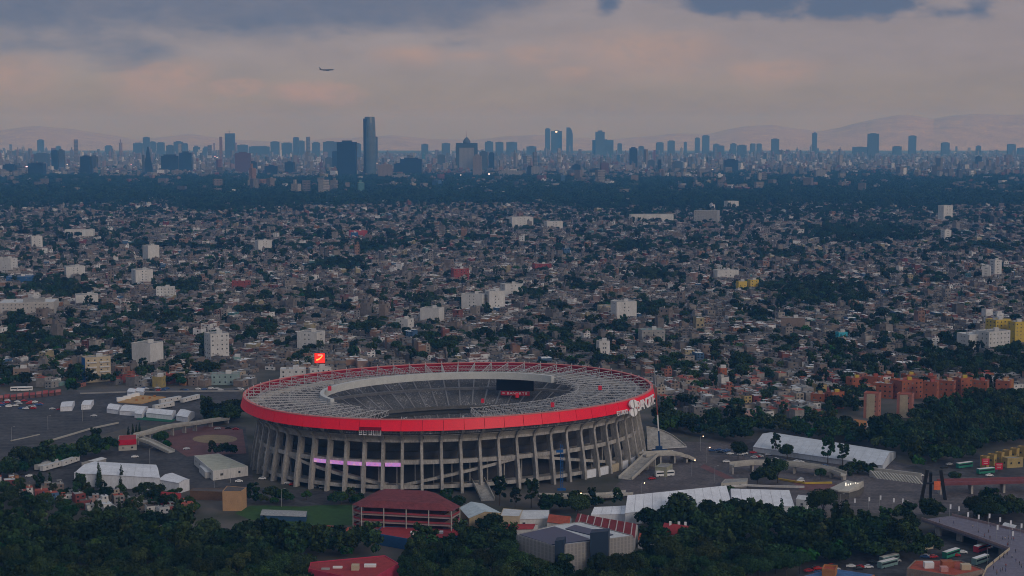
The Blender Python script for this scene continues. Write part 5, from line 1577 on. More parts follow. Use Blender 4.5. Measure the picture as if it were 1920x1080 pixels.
t = thing('curved_top_tower', 'slim curved-top tower right of a lit office tower', 'tower', (p.x, p.y, 0), 0, 'skyline towers')
m = MB(); hs = [0, .75, .9, 1.0]; ws = [1, 1, .85, .55]
for h_, w_ in zip(hs, ws):
    m.v += [(-W / 2, -15, h_ * p.z), (-W / 2 + W * w_, -15, h_ * p.z), (-W / 2 + W * w_, 15, h_ * p.z), (-W / 2, 15, h_ * p.z)]
for j in range(3):
    for i in range(4):
        m.f.append((j * 4 + i, j * 4 + (i + 1) % 4, j * 4 + 4 + (i + 1) % 4, j * 4 + 4 + i)); m.m.append(0)
m.f.append((12, 13, 14, 15)); m.m.append(0)
m.build('shaft', tw_mid, t)
p = at_depth(1125, 247, 14900); W = 17 / FOC * 14900
t = thing('stepped_tower', 'stepped tower whose middle rises above two shoulders', 'tower', (p.x, p.y, 0), 0, 'skyline towers')
MB().box((0, 0, 0), (W, 60, p.z)).build('shaft', tw_mid, t)
MB().box((0, 0, p.z), (W * .5, 20, 12)).build('roof_plant', tw_mid, t)
# small lit signs far off in the city
glow_p = M_emit('sign_pink', (1.0, .45, .62), 5); glow_w = M_emit('sign_white_lit', (1.0, .85, .85), 4); glow_y = M_emit('sign_yellow_lit', (.95, .9, .25), 5)
for x, y, Y, m, w, lab in ((50, 312, 7300, glow_p, 11, 'pink lit sign among the towers at far left'), (126, 308, 8000, glow_w, 7, 'white lit sign right of the dark left towers'), (246, 308, 8000, glow_p, 6, 'small red-pink light left of the obelisk tower'),
                           (403, 293, 8500, glow_p, 8, 'pair-like pink light below the crane tower, upper'), (407, 295, 8300, glow_w, 6, 'white light below the crane tower, lower'), (492, 337, 6900, glow_p, 9, 'pink lit sign at the edge of the tree belt'),
                           (573, 339, 6800, glow_p, 7, 'small pink lit sign left of the dark slab tower'), (707, 306, 7400, glow_w, 6, 'white light at the foot of the rounded glass tower'), (864, 328, 7000, glow_w, 7, 'white light below the domed tower, left'),
                           (917, 326, 7000, glow_w, 11, 'bright white lit panel below the domed tower, right'), (1336, 318, 7200, glow_w, 9, 'white lit sign in the far city right of centre'), (1043, 247, 15500, glow_w, 30, 'lit crown sign on the office tower right of centre'),
                           (228, 332, 6900, glow_y, 5, 'small yellowish light at the tree belt, left'), (1674, 455, 3000, glow_y, 2.2, 'yellow light at the edge of the dark grove'), (568, 515, 2250, glow_w, 1.4, 'small white street light in the left mid city'),
                           (541, 474, 2650, glow_p, 1.4, 'small pink light in the left mid city')):
    q = at_depth(x, y, Y)
    t = thing('lit_sign', lab, 'sign', (q.x, q.y, 0), 0, 'far lit signs')
    MB().box((0, -1, q.z - w * .2), (w * .6, .6, w * .3)).build('light_panel', m, t)
    MB().tube((0, 0, 0), (0, 0, q.z), max(.2, w * .03)).build('pole', steel_d, t)

# ================================================================== HOUSES AND TREES
def vnoise(x, y, cell, seed=0):
    """smooth value noise in 0..1"""
    def h(i, j):
        v = np.sin(i * 127.1 + j * 311.7 + seed * 74.7) * 43758.5453
        return v - np.floor(v)
    X, Y = x / cell, y / cell
    i, j = np.floor(X), np.floor(Y)
    fx, fy = X - i, Y - j
    fx, fy = fx * fx * (3 - 2 * fx), fy * fy * (3 - 2 * fy)
    return (h(i, j) * (1 - fx) + h(i + 1, j) * fx) * (1 - fy) + (h(i, j + 1) * (1 - fx) + h(i + 1, j + 1) * fx) * fy
HOUSE_PAL = [(20, (0.151, 0.136, 0.129)), (17, (0.217, 0.196, 0.179)), (18, (0.182, 0.148, 0.129)), (10, (0.097, 0.092, 0.092)), (10, (0.295, 0.272, 0.250)), (9, (0.571, 0.570, 0.573)), (8, (0.225, 0.136, 0.100)), (4, (0.171, 0.068, 0.058)),
             (3, (0.256, 0.176, 0.154)), (2, (0.279, 0.240, 0.150)), (1, (0.241, 0.120, 0.062)), (.6, (0.054, 0.112, 0.200)), (.5, (0.078, 0.176, 0.183)), (1.0, (0.186, 0.048, 0.050))]
hw = M_random('house_wall', HOUSE_PAL, var=.3, scale=.3)
hr = M_random('house_roof', [(30, (.125, .12, .118)), (20, (.185, .178, .172)), (20, (.085, .082, .08)), (12, (.16, .075, .06)), (10, (.40, .39, .38)), (8, (.70, .71, .72))], var=.35, scale=.4)
tank_m = M_random('water_tank', [(5, (.03, .03, .03)), (3, (.45, .43, .40)), (2, (.25, .23, .2))], var=.1)
WALL_SETS = {'grey': M('w_grey', (.25, .235, .225), var=.3), 'beige': M('w_beige', (.34, .29, .235), var=.25), 'dark grey': M('w_dgrey', (.155, .15, .15), var=.3), 'white': M('w_white', (.56, .55, .54), var=.2),
             'terracotta': M('w_terra', (.27, .115, .08), var=.25), 'brick red': M('w_brick', (.22, .06, .055), var=.25), 'yellow': M('w_yel', (.38, .29, .12), var=.2), 'orange': M('w_orange', (.36, .165, .065), var=.2),
             'pink': M('w_pink', (.36, .235, .21), var=.2), 'blue': M('w_blue', (.07, .14, .25), var=.2), 'teal': M('w_teal', (.15, .25, .24), var=.2), 'brown': M('w_brown', (.215, .17, .145), var=.3)}
WALL_W = [28, 20, 12, 12, 5, 3, 2, 1.5, 3, 1, 1, 20]
ROOF_SETS = [roof_g, roof_dark, roof_terra, roof_w]
def house_variant(seed, storeys):
    r = random.Random(seed)
    w, d = r.uniform(7, 11), r.uniform(8, 12)
    h = storeys * 2.9
    wall, roof, winl, tanks = MB(), MB(), [], []
    wall.box((0, 0, 0), (w, d, h))
    top = h
    if r.random() < .6:                             # set-back upper room
        ww, dd = w * r.uniform(.4, .7), d * r.uniform(.4, .7)
        ox, oy = r.choice((-1, 1)) * (w - ww) / 2 * .98, (d - dd) / 2 * r.uniform(-.9, .98)
        wall.box((ox, oy, h + .01), (ww, dd, 2.6))
        roof.box((ox, oy, h + 2.63), (ww * 1.06, dd * 1.06, .18))
        tanks.append((ox, oy, h + 2.8))
        winl.append((ox, oy - dd / 2 - .03, h + 1.5, 0, 1.3))
    else:
        tanks.append((w * r.uniform(-.3, .3), d * r.uniform(-.2, .3), h + .25))
    for s in (-1, 1):
        wall.box((s * (w / 2 - .1), 0, h + .012), (.2, d - .02, r.uniform(.3, 1.0)))
    wall.box((0, -d / 2 + .1, h + .014), (w - .42, .2, r.uniform(.2, .9)))
    roof.box((0, 0, h + .015), (w - .44, d - .44, .2))
    if r.random() < .4:                             # sheet lean-to
        roof.box((w * .2, d * .2, h + 2.2), (w * .45, d * .4, .1))
        for sx in (-1, 1):
            roof.box((w * .2 + sx * w * .2, d * .02, h + .22), (.12, .12, 1.97))
    for k in range(storeys):
        z = k * 2.9 + 1.6
        for x in ((-w * .27, w * .24) if r.random() < .85 else (w * .1,)):
            winl.append((x, -d / 2 - .03, z, 0, r.uniform(1.1, 2.0)))
        if r.random() < .6:
            winl.append((-w / 2 - .03, r.uniform(-.25, .25) * d, z, -math.pi / 2, 1.2))
        if r.random() < .5:
            winl.append((w / 2 + .03, r.uniform(-.25, .25) * d, z, math.pi / 2, 1.2))
    return dict(wall=wall, roof=roof, win=winl, tank=tanks, w=w, d=d, st=storeys)
VARS = [house_variant(100 + i, [1, 2, 2, 2, 3, 3, 1, 2, 3, 4, 2, 2, 3, 2][i]) for i in range(14)]
TANK = MB().lathe([(.55, 0), (.6, .3), (.6, 1.0), (.35, 1.3), (.15, 1.4)], 8)
TANKM = TANK.mesh('water_tank', [tank_m])
protos = bpy.data.collections.new('house_kinds')
far_protos = bpy.data.collections.new('far_building_kinds')
tree_protos = bpy.data.collections.new('tree_kinds')
far_tree_protos = bpy.data.collections.new('far_tree_kinds')
for i, v in enumerate(VARS):
    m = MB()
    for src, mi in ((v['wall'], 0), (v['roof'], 1)):
        m.add(src.v, src.f, mi)
    for x, y, z, rz, s in v['win']:
        m.box((x, y, z - .6), (s, .08, 1.25), rz, 2)
    for tx, ty, tz in v['tank']:
        m.add([(x + tx, y + ty, z + tz) for x, y, z in TANK.v], TANK.f, 3)
    o = bpy.data.objects.new('house_kind_%02d' % i, m.mesh('house_kind', [hw, hr, glass, tank_m]))
    protos.objects.link(o)
    v['wall_me'], v['roof_me'] = v['wall'].mesh('wall', [hw]), v['roof'].mesh('roof', [hr])
for i in range(10):
    r = random.Random(300 + i)
    w, d, h = r.uniform(11, 30), r.uniform(10, 24), r.choice([5, 6, 7, 8, 9, 10, 12, 15, 20, 28])
    m = MB().box((0, 0, 0), (w, d, h), 0, 0, 1)
    if i % 2:
        m.box((w * .2, 0, h), (w * .3, d * .4, 3), 0, 0, 1)
    for k in range(max(1, int(h / 3.2))):
        for s in range(int(w / 4.5)):
            m.box((-w / 2 + (s + .5) * w / int(w / 4.5), -d / 2, k * 3.2 + 1.0), (2.2, .12, 1.4), 0, 2)
    o = bpy.data.objects.new('far_building_kind_%02d' % i, m.mesh('far_building', [hw, hr, glass]))
    far_protos.objects.link(o)
# trees --------------------------------------------------------------
leaf_dark = M_leaf('leaf_dark', (.009, .022, .010), (.036, .066, .020))
leaf_olive = M_leaf('leaf_olive', (.012, .026, .010), (.050, .074, .022), .01)
leaf_bright = M_leaf('leaf_bright', (.011, .038, .010), (.038, .105, .018))
def leaf_mesh(name, C, size, nrm, mat, seed):
    """leaf clumps: one bent quad pair per centre"""
    g = np.random.default_rng(seed)
    n = len(C)
    a = g.normal(size=(n, 3)); a -= nrm * (a * nrm).sum(1, keepdims=True); a /= np.linalg.norm(a, axis=1, keepdims=True) + 1e-9
    b = np.cross(nrm, a)
    s = size[:, None]
    v = np.stack([C - a * s, C - b * s * .7 + nrm * s * .15, C + a * s, C + b * s * .7 + nrm * s * .15], 1).reshape(-1, 3)
    me = bpy.data.meshes.new(name)
    me.vertices.add(4 * n); me.vertices.foreach_set('co', v.ravel().astype(np.float32))
    me.loops.add(4 * n); me.loops.foreach_set('vertex_index', np.arange(4 * n, dtype=np.int32))
    me.polygons.add(n); me.polygons.foreach_set('loop_start', np.arange(0, 4 * n, 4, dtype=np.int32)); me.polygons.foreach_set('loop_total', np.full(n, 4, np.int32))
    me.update(calc_edges=True)
    me.materials.append(mat)
    return me
def crown_pts(kind, H, Rr, n, seed, lsize):
    g = np.random.default_rng(seed)
    lob = []
    if kind == 'round':
        for k in range(11):
            d = g.normal(size=3); d /= np.linalg.norm(d); d[2] = abs(d[2]) * .9 - .25
            lob.append((np.array([d[0] * Rr * .62, d[1] * Rr * .62, H * .60 + d[2] * H * .30]), Rr * g.uniform(.34, .52)))
    elif kind == 'tall':
        for k in range(12):
            f = g.uniform(.28, 1)
            rr_ = Rr * .55 * math.sin(math.pi * min(1, .25 + .75 * (1 - f))) + .3
            an = g.uniform(0, 6.28)
            lob.append((np.array([math.cos(an) * rr_, math.sin(an) * rr_, H * f * .92]), Rr * g.uniform(.26, .42)))
    elif kind == 'cone':
        for k in range(16):
            f = k / 15
            lob.append((np.array([g.normal() * .15, g.normal() * .15, H * (.08 + .88 * f)]), Rr * (1 - f) ** .7 * .95 + .25))
    elif kind == 'sparse':
        for k in range(38):
            an = g.uniform(0, 6.28); f = g.uniform(.34, .97)
            lob.append((np.array([math.cos(an) * Rr * g.uniform(.2, .75), math.sin(an) * Rr * g.uniform(.2, .75), H * f]), Rr * g.uniform(.14, .26)))
    C, N = [], []
    w = np.array([l[1] ** 2 for l in lob]); w /= w.sum()
    for (c, r), k in zip(lob, (w * n).astype(int)):
        d = g.normal(size=(k, 3)); d /= np.linalg.norm(d, axis=1, keepdims=True)
        rad = r * g.uniform(.45, 1.08, size=(k, 1)) ** .6
        q = c + d * rad * np.array([1, 1, .82])
        C.append(q); N.append(d + g.normal(size=(k, 3)) * .55 + np.array([0, 0, .35]))
    C, N = np.concatenate(C), np.concatenate(N)
    N /= np.linalg.norm(N, axis=1, keepdims=True)
    return C, N, g.uniform(.6, 1.3, len(C)) * lsize, lob
def trunk_mb(H, lob, r0):
    m = MB()
    m.tube((0, 0, 0), (.1, .05, H * .38), r0, r0 * .7, 8)
    m.tube((.1, .05, H * .38), (.0, .1, H * .72), r0 * .7, r0 * .3, 7)
    for c, r in lob[:6]:
        m.tube((.08, .04, H * .3), tuple(c), r0 * .45, r0 * .12, 5)
    return m
TREES = []
for i, (kind, H, Rr, n, mat) in enumerate([('round', 10, 5.2, 3000, leaf_dark), ('round', 12, 6.2, 3600, leaf_dark), ('round', 8.5, 4.6, 2600, leaf_bright), ('round', 13, 6.0, 3600, leaf_olive), ('tall', 15, 4.8, 3200, leaf_dark),
                                           ('sparse', 15, 4.6, 3200, leaf_dark), ('round', 11, 5.6, 3200, leaf_olive), ('cone', 14, 1.7, 1500, leaf_dark), ('tall', 12, 4.2, 2600, leaf_olive), ('round', 9.5, 5.4, 3000, leaf_dark)]):
    C, N, S, lob = crown_pts(kind, H, Rr, n, 500 + i, .42 if kind != 'cone' else .3)
    TREES.append(dict(kind=kind, H=H, R=Rr, crown=leaf_mesh('crown', C, S, N, mat, i), trunk=trunk_mb(H, lob, .3 if kind != 'cone' else .18).mesh('trunk', [bark])))
for i, (kind, H, Rr, n, mat) in enumerate([('round', 10, 5.5, 700, leaf_dark), ('round', 12, 6.2, 800, leaf_dark), ('round', 9, 4.8, 600, leaf_olive), ('tall', 15, 5, 700, leaf_dark), ('tall', 12, 4.4, 600, leaf_olive), ('round', 8, 5, 600, leaf_bright), ('cone', 14, 1.8, 350, leaf_dark)]):
    C, N, S, lob = crown_pts(kind, H, Rr, n, 700 + i, .75)
    me = leaf_mesh('tree_kind', C, S, N, mat, 50 + i)
    tree_protos.objects.link(bpy.data.objects.new('tree_kind_%02d' % i, me))
for i, (kind, H, Rr, n, mat) in enumerate([('round', 12, 8, 130, leaf_dark), ('round', 15, 9, 150, leaf_dark), ('tall', 18, 8, 130, leaf_dark), ('round', 10, 8, 130, leaf_olive)]):
    C, N, S, lob = crown_pts(kind, H, Rr, n, 800 + i, 2.1)
    me = leaf_mesh('far_tree_kind', C, S, N, mat, 70 + i)
    far_tree_protos.objects.link(bpy.data.objects.new('far_tree_kind_%02d' % i, me))
def scatter(name, label, P, rot, scl, idx, coll):
    """one stuff object whose points carry instances of the kinds in coll"""
    me = bpy.data.meshes.new(name)
    me.vertices.add(len(P)); me.vertices.foreach_set('co', P.astype(np.float32).ravel())
    for nm, ty, arr in (('turn', 'FLOAT_VECTOR', np.stack([0 * rot, 0 * rot, rot], 1)), ('size', 'FLOAT_VECTOR', scl), ('pick', 'INT', idx)):
        at = me.attributes.new(nm, ty, 'POINT')
        at.data.foreach_set('vector' if ty == 'FLOAT_VECTOR' else 'value', arr.astype(np.float32 if ty != 'INT' else np.int32).ravel())
    o = bpy.data.objects.new(name, me)
    COL.objects.link(o)
    o['kind'] = 'stuff'; o['label'] = label
    ng = bpy.data.node_groups.new(name, 'GeometryNodeTree')
    ng.interface.new_socket('Geometry', in_out='INPUT', socket_type='NodeSocketGeometry')
    ng.interface.new_socket('Geometry', in_out='OUTPUT', socket_type='NodeSocketGeometry')
    gi, go = ng.nodes.new('NodeGroupInput'), ng.nodes.new('NodeGroupOutput')
    ci = ng.nodes.new('GeometryNodeCollectionInfo')
    ci.inputs['Collection'].default_value = coll
    ci.inputs['Separate Children'].default_value = True
    ci.inputs['Reset Children'].default_value = True
    ip = ng.nodes.new('GeometryNodeInstanceOnPoints')
    ip.inputs['Pick Instance'].default_value = True
    def attr(nm, ty):
        n = ng.nodes.new('GeometryNodeInputNamedAttribute')
        n.data_type = ty
        n.inputs['Name'].default_value = nm
        return n.outputs[0]
    L = ng.links
    L.new(gi.outputs[0], ip.inputs['Points']); L.new(ci.outputs[0], ip.inputs['Instance'])
    L.new(attr('pick', 'INT'), ip.inputs['Instance Index'])
    e2r = ng.nodes.new('FunctionNodeEulerToRotation')
    L.new(attr('turn', 'FLOAT_VECTOR'), e2r.inputs[0]); L.new(e2r.outputs[0], ip.inputs['Rotation'])
    L.new(attr('size', 'FLOAT_VECTOR'), ip.inputs['Scale'])
    L.new(ip.outputs[0], go.inputs[0])
    md = o.modifiers.new('scatter', 'NODES')
    md.node_group = ng
    return o
def pxv(P):
    X, Y, Z = P[:, 0], P[:, 1], -CAM_H
    dep, up = Y * CP - Z * SP, Y * SP + Z * CP
    return 960 + FOC * X / dep, 540 - FOC * up / dep
def in_polys(x, y, polys, grow=0.0):
    hit = np.zeros(len(x), bool)
    for poly in polys:
        q = np.array(poly)
        if grow:
            c = q.mean(0); v = q - c
            q = c + v * (1 + grow / (np.linalg.norm(v, axis=1, keepdims=True) + 1e-6))
        lo, hi = q.min(0), q.max(0)
        s = np.where((x > lo[0]) & (x < hi[0]) & (y > lo[1]) & (y < hi[1]))[0]
        if not len(s):
            continue
        c = np.zeros(len(s), bool)
        j = len(q) - 1
        for i in range(len(q)):
            cond = ((q[i, 1] > y[s]) != (q[j, 1] > y[s])) & (x[s] < (q[j, 0] - q[i, 0]) * (y[s] - q[i, 1]) / (q[j, 1] - q[i, 1] + 1e-12) + q[i, 0])
            c ^= cond
            j = i
        hit[s[c]] = True
    return hit
def grid(y0, y1, px_, py_, ang, jit):
    """jittered, turned lattice over the part of the ground between two distances that the camera can see"""
    W = y1 * .38 + 180
    n = int((max(W * 2, y1 - y0) * 1.5) / min(px_, py_)) // 2
    i, j = np.meshgrid(np.arange(-n, n + 1), np.arange(-n, n + 1))
    i, j = i.ravel(), j.ravel()
    x, y = i * px_, j * py_
    c, s = math.cos(ang), math.sin(ang)
    X, Y = x * c - y * s, x * s + y * c + (y0 + y1) / 2
    k = (Y > y0) & (Y < y1) & (np.abs(X) < Y * .345 + 150)
    X, Y, i, j = X[k], Y[k], i[k], j[k]
    return X + rng.uniform(-jit, jit, len(X)), Y + rng.uniform(-jit, jit, len(X)), i, j
GROVES = [(1590, 772, 60, 16), (1680, 768, 60, 22), (1800, 745, 130, 22), (1560, 775, 40, 10), (1525, 552, 115, 30), (1615, 442, 130, 20), (60, 655, 105, 24), (110, 545, 95, 20), (40, 612, 40, 14), (1255, 690, 26, 20), (1215, 585, 60, 14), (1800, 690, 110, 26), (1860, 660, 60, 22), (690, 622, 45, 16), (830, 655, 40, 14),
          (930, 640, 60, 14), (500, 622, 30, 12), (590, 560, 60, 12), (345, 545, 45, 14), (900, 575, 60, 9), (1040, 640, 40, 12), (1480, 650, 30, 10), (1330, 660, 30, 14), (1560, 670, 40, 16), (1690, 660, 20, 18), (290, 600, 90, 12),
          (1100, 660, 60, 14), (640, 500, 60, 12), (1230, 520, 60, 12), (1450, 480, 60, 8), (1650, 610, 50, 10), (1420, 600, 30, 10), (200, 640, 70, 14), (480, 590, 50, 9), (1000, 560, 40, 10), (1180, 470, 50, 8), (700, 470, 50, 8),
          (380, 700, 26, 12), (130, 722, 30, 12), (315, 705, 22, 12), (25, 720, 30, 12), (1390, 690, 30, 12), (1620, 720, 20, 14), (1790, 650, 60, 14), (1900, 700, 60, 30)]
def tree_share(x, y, X, Y):
    """how leafy the city is at a ground point (photo pixel x, y)"""
    s = np.clip((vnoise(X, Y, 95, 1) * .4 + vnoise(X, Y, 26, 2) * .6 - .58) * 2.6, 0, .7)
    s = np.maximum(s, .075)
    for gx, gy, rx, ry in GROVES:
        d = ((x - gx) / rx) ** 2 + ((y - gy) / ry) ** 2
        s = np.maximum(s, np.clip((1.25 - d) * (.55 + .6 * vnoise(X, Y, 40, 77)), 0, .93))
    leafy = np.clip((430 - y) / 60, 0, 1) * np.clip((x - 900) / 500, .15, 1)
    s = np.maximum(s, leafy * np.clip(vnoise(X, Y, 240, 5) * 1.9 - .35, 0, .85))
    belt = np.clip((392 - y + (vnoise(X, Y * .25, 260, 8) - .5) * 26) / 9, 0, 1) * np.clip((y - 333 + (vnoise(X, Y * .25, 300, 9) - .5) * 10) / 4, 0, 1)
    s = np.maximum(s, belt * .93)
    return s
near_y = lambda x: np.interp(x, [-200, 0, 100, 230, 455, 470, 1225, 1235, 1380, 1510, 1530, 1700, 2100], [728, 728, 727, 725, 724, 735, 735, 778, 784, 788, 786, 745, 720])
HX, HY, HR, HT = [], [], [], []                       # houses: place, turn, distance class
TX, TY = [], []                                       # city trees
for y0, y1, pw, pd, ang, jit, lo, hi in ((1030, 2700, 8.3, 10.2, .30, .9, -1, .48), (1030, 2700, 8.6, 10.6, -.42, .9, .48, 2), (2700, 5300, 10.4, 12.6, -.2, 1.6, -1, .5), (2700, 5300, 10.8, 13.0, .5, 1.6, .5, 2)):
    X, Y, i, j = grid(y0, y1, pw, pd, ang, jit)
    dist = vnoise(X, Y, 420, 12)
    kk = (dist > lo) & (dist <= hi)
    X, Y, i, j = X[kk], Y[kk], i[kk], j[kk]
    x, y = pxv(np.stack([X, Y], 1))
    street = (i % 15 == 0) | (j % 7 == 0)
    ok = (y < near_y(x)) & ~in_polys(X, Y, FOOT, 5.0)
    ok &= ~((x > 470) & (x < 1212) & (y > 694))       # wholly behind the stadium
    ts_ = tree_share(x, y, X, Y)
    u = rng.uniform(size=len(X))
    tree = ok & (u < np.where(street, np.maximum(ts_, .14), ts_))
    house = ok & ~tree & ~street
    HX.append(X[house]); HY.append(Y[house]); HR.append(ang + np.floor(rng.uniform(0, 2, house.sum())) * math.pi)
    HT.append(np.full(house.sum(), pw / 8.9))
    TX.append(X[tree] + rng.normal(0, 2, tree.sum())); TY.append(Y[tree] + rng.normal(0, 2, tree.sum()))
HX, HY, HR, HT = (np.concatenate(a) for a in (HX, HY, HR, HT))
TX, TY = np.concatenate(TX), np.concatenate(TY)
hpx, hpy = pxv(np.stack([HX, HY], 1))
order = np.argsort(HY + np.where((hpx < -5) | (hpx > 1925), 1e5, 0))
# houses of the quarter at lower left, in front of the stadium
FRONT_H = [(-6, 905, 'white'), (18, 905, 'brick red'), (30, 896, 'orange'), (26, 918, 'white'), (52, 926, 'white'), (60, 912, 'brown'), (86, 917, 'brown'), (108, 913, 'brown'), (96, 930, 'blue'), (78, 925, 'brick red'),
           (130, 925, 'white'), (148, 932, 'brick red'), (160, 945, 'brick red'), (175, 952, 'white'), (180, 928, 'white'), (198, 926, 'white'), (214, 930, 'beige'), (192, 943, 'white'), (176, 940, 'pink'), (222, 935, 'grey'),
           (255, 938, 'white'), (268, 948, 'beige'), (285, 955, 'white'), (305, 958, 'white'), (242, 946, 'brown'), (350, 950, 'terracotta'), (205, 950, 'white'), (115, 930, 'white'), (318, 948, 'brick red'), (340, 944, 'white')]
homes = [(G(x, y + 8), .3 + (k % 3) * .12, c, 'front') for k, (x, y, c) in enumerate(FRONT_H)]
indiv = order[:300 - len(homes)]
rr = random.Random(21)
wall_names = list(WALL_SETS)
for k in indiv:
    homes.append((Vector((HX[k], HY[k], 0)), HR[k], rr.choices(wall_names, WALL_W)[0], 'city'))
ST = {1: 'one-storey', 2: 'two-storey', 3: 'three-storey', 4: 'four-storey'}
RN = ['grey', 'dark', 'red-brown', 'pale']
def zone_of(p, kind):
    if kind == 'front':
        return 'in the small quarter below the white marquee'
    x, y = PX(p)
    if x < 160:
        return 'behind the left end of the parking lot'
    if x < 300:
        return 'behind the road near the cream apartment block'
    if x < 470:
        return 'beyond the parking lot near the stadium end'
    if x < 1212:
        return 'just over the far rim of the stadium'
    if x < 1400:
        return 'right of the crane above the dark wood'
    if x < 1540:
        return 'left of the orange brick estate'
    return 'above the orange brick estate'
for n_, (p, rz, cname, kd) in enumerate(homes):
    vi = rr.randrange(14) if kd == 'city' else rr.choice([0, 1, 2, 6, 7, 10, 11])
    v = VARS[vi]
    ri = rr.choices(range(4), [8, 5, 5 if kd == 'city' else 9, 4])[0]
    sx = .78 if kd == 'city' else .66
    lab = '%s %s house with %s flat roof %s' % (cname, ST[v['st']], RN[ri], zone_of(p, kd))
    t = thing('house', lab, 'house', tuple(p), rz % (2 * math.pi), 'houses ' + zone_of(p, kd))
    t.scale = (sx, sx, .8 if kd == 'city' else .72)
    for nm, me, mat in (('wall', v['wall_me'], WALL_SETS[cname]), ('roof', v['roof_me'], ROOF_SETS[ri])):
        o = link(nm, me, t)
        if nm == 'roof':
            rfo = o
        o.material_slots[0].link = 'OBJECT'
        o.material_slots[0].material = mat
    for x, y, z, wr, s in v['win']:
        fx, fy = math.sin(rz + wr), -math.cos(rz + wr)     # outward direction of this wall
        if fx * -p.x + fy * -p.y > 0:                       # only the sides that can be seen
            link('window', WIN, t, (x, y, z), wr, (s, 1, 1.25))
    for tx, ty, tz in v['tank']:
        link('water_tank', TANKM, rfo, (tx, ty, tz))
rest = order[300 - len(FRONT_H):]
P = np.stack([HX[rest], HY[rest], 0 * HX[rest]], 1)
s_ = HT[rest] * rng.uniform(.85, 1.02, len(rest))
P_s = np.stack([s_, s_, rng.uniform(.5, .85, len(rest)) * np.where(rng.uniform(size=len(rest)) < .025, 1.9, 1)], 1)
scatter('far_houses', 'dense mass of small grey and brown flat-roofed houses across the valley', P, HR[rest], P_s, rng.integers(0, 14, len(rest)), protos)
# city beyond the tree belt, buildings scattered in the belt
X, Y, i, j = grid(5000, 8200, 30, 34, .1, 9)
x, y = pxv(np.stack([X, Y], 1))
ts_ = tree_share(x, y, X, Y)
k = rng.uniform(size=len(X)) < np.where(ts_ > .5, .05 + .25 * (vnoise(X, Y, 300, 31) > .66), .75)
X1, Y1 = X[k], Y[k]
X, Y, i, j = grid(8000, 16500, 34, 46, .25, 12)
k = rng.uniform(size=len(X)) < .72
X2, Y2 = X[k], Y[k]
PX_, PY_ = np.concatenate([X1, X2]), np.concatenate([Y1, Y2])
n = len(PX_)
z_ = np.exp(rng.normal(-.1, .35, n)) * (1 + 1.2 * (vnoise(PX_, PY_, 900, 4) > .62) * rng.uniform(size=n))
z_ *= np.where((rng.uniform(size=n) < .11 * (vnoise(PX_, PY_, 1500, 6) > .35)) & (PY_ > 8300), rng.uniform(1.8, 3.2, n), 1)
scatter('far_city', 'hazy blue mass of far city buildings below the skyline', np.stack([PX_, PY_, 0 * PX_], 1), rng.uniform(0, 3.14, n), np.stack([rng.uniform(.7, 1.2, n), rng.uniform(.7, 1.2, n), z_], 1),
        rng.choice(10, n, p=[.13, .13, .13, .13, .12, .11, .09, .07, .05, .04]), far_protos)
# tree belt in front of the far city, and trees dotted through it
X, Y, i, j = grid(4300, 8400, 13, 15, .15, 4)
x, y = pxv(np.stack([X, Y], 1))
ts_ = tree_share(x, y, X, Y)
k = rng.uniform(size=len(X)) < np.where(y < 400, ts_ * .9, 0)
X1, Y1 = X[k], Y[k]
X, Y, i, j = grid(8200, 15000, 60, 60, .15, 20)
k = rng.uniform(size=len(X)) < .55 * (vnoise(X, Y, 500, 41) > .4)
X1, Y1 = np.concatenate([X1, X[k]]), np.concatenate([Y1, Y[k]])
n = len(X1)
s_ = rng.uniform(.7, 1.25, n)
scatter('tree_belt', 'dark blue-green belt of trees before the far city', np.stack([X1, Y1, 0 * X1], 1), rng.uniform(0, 6.28, n), np.stack([s_, s_, s_ * rng.uniform(.8, 1.2, n)], 1), rng.integers(0, 4, n), far_tree_protos)
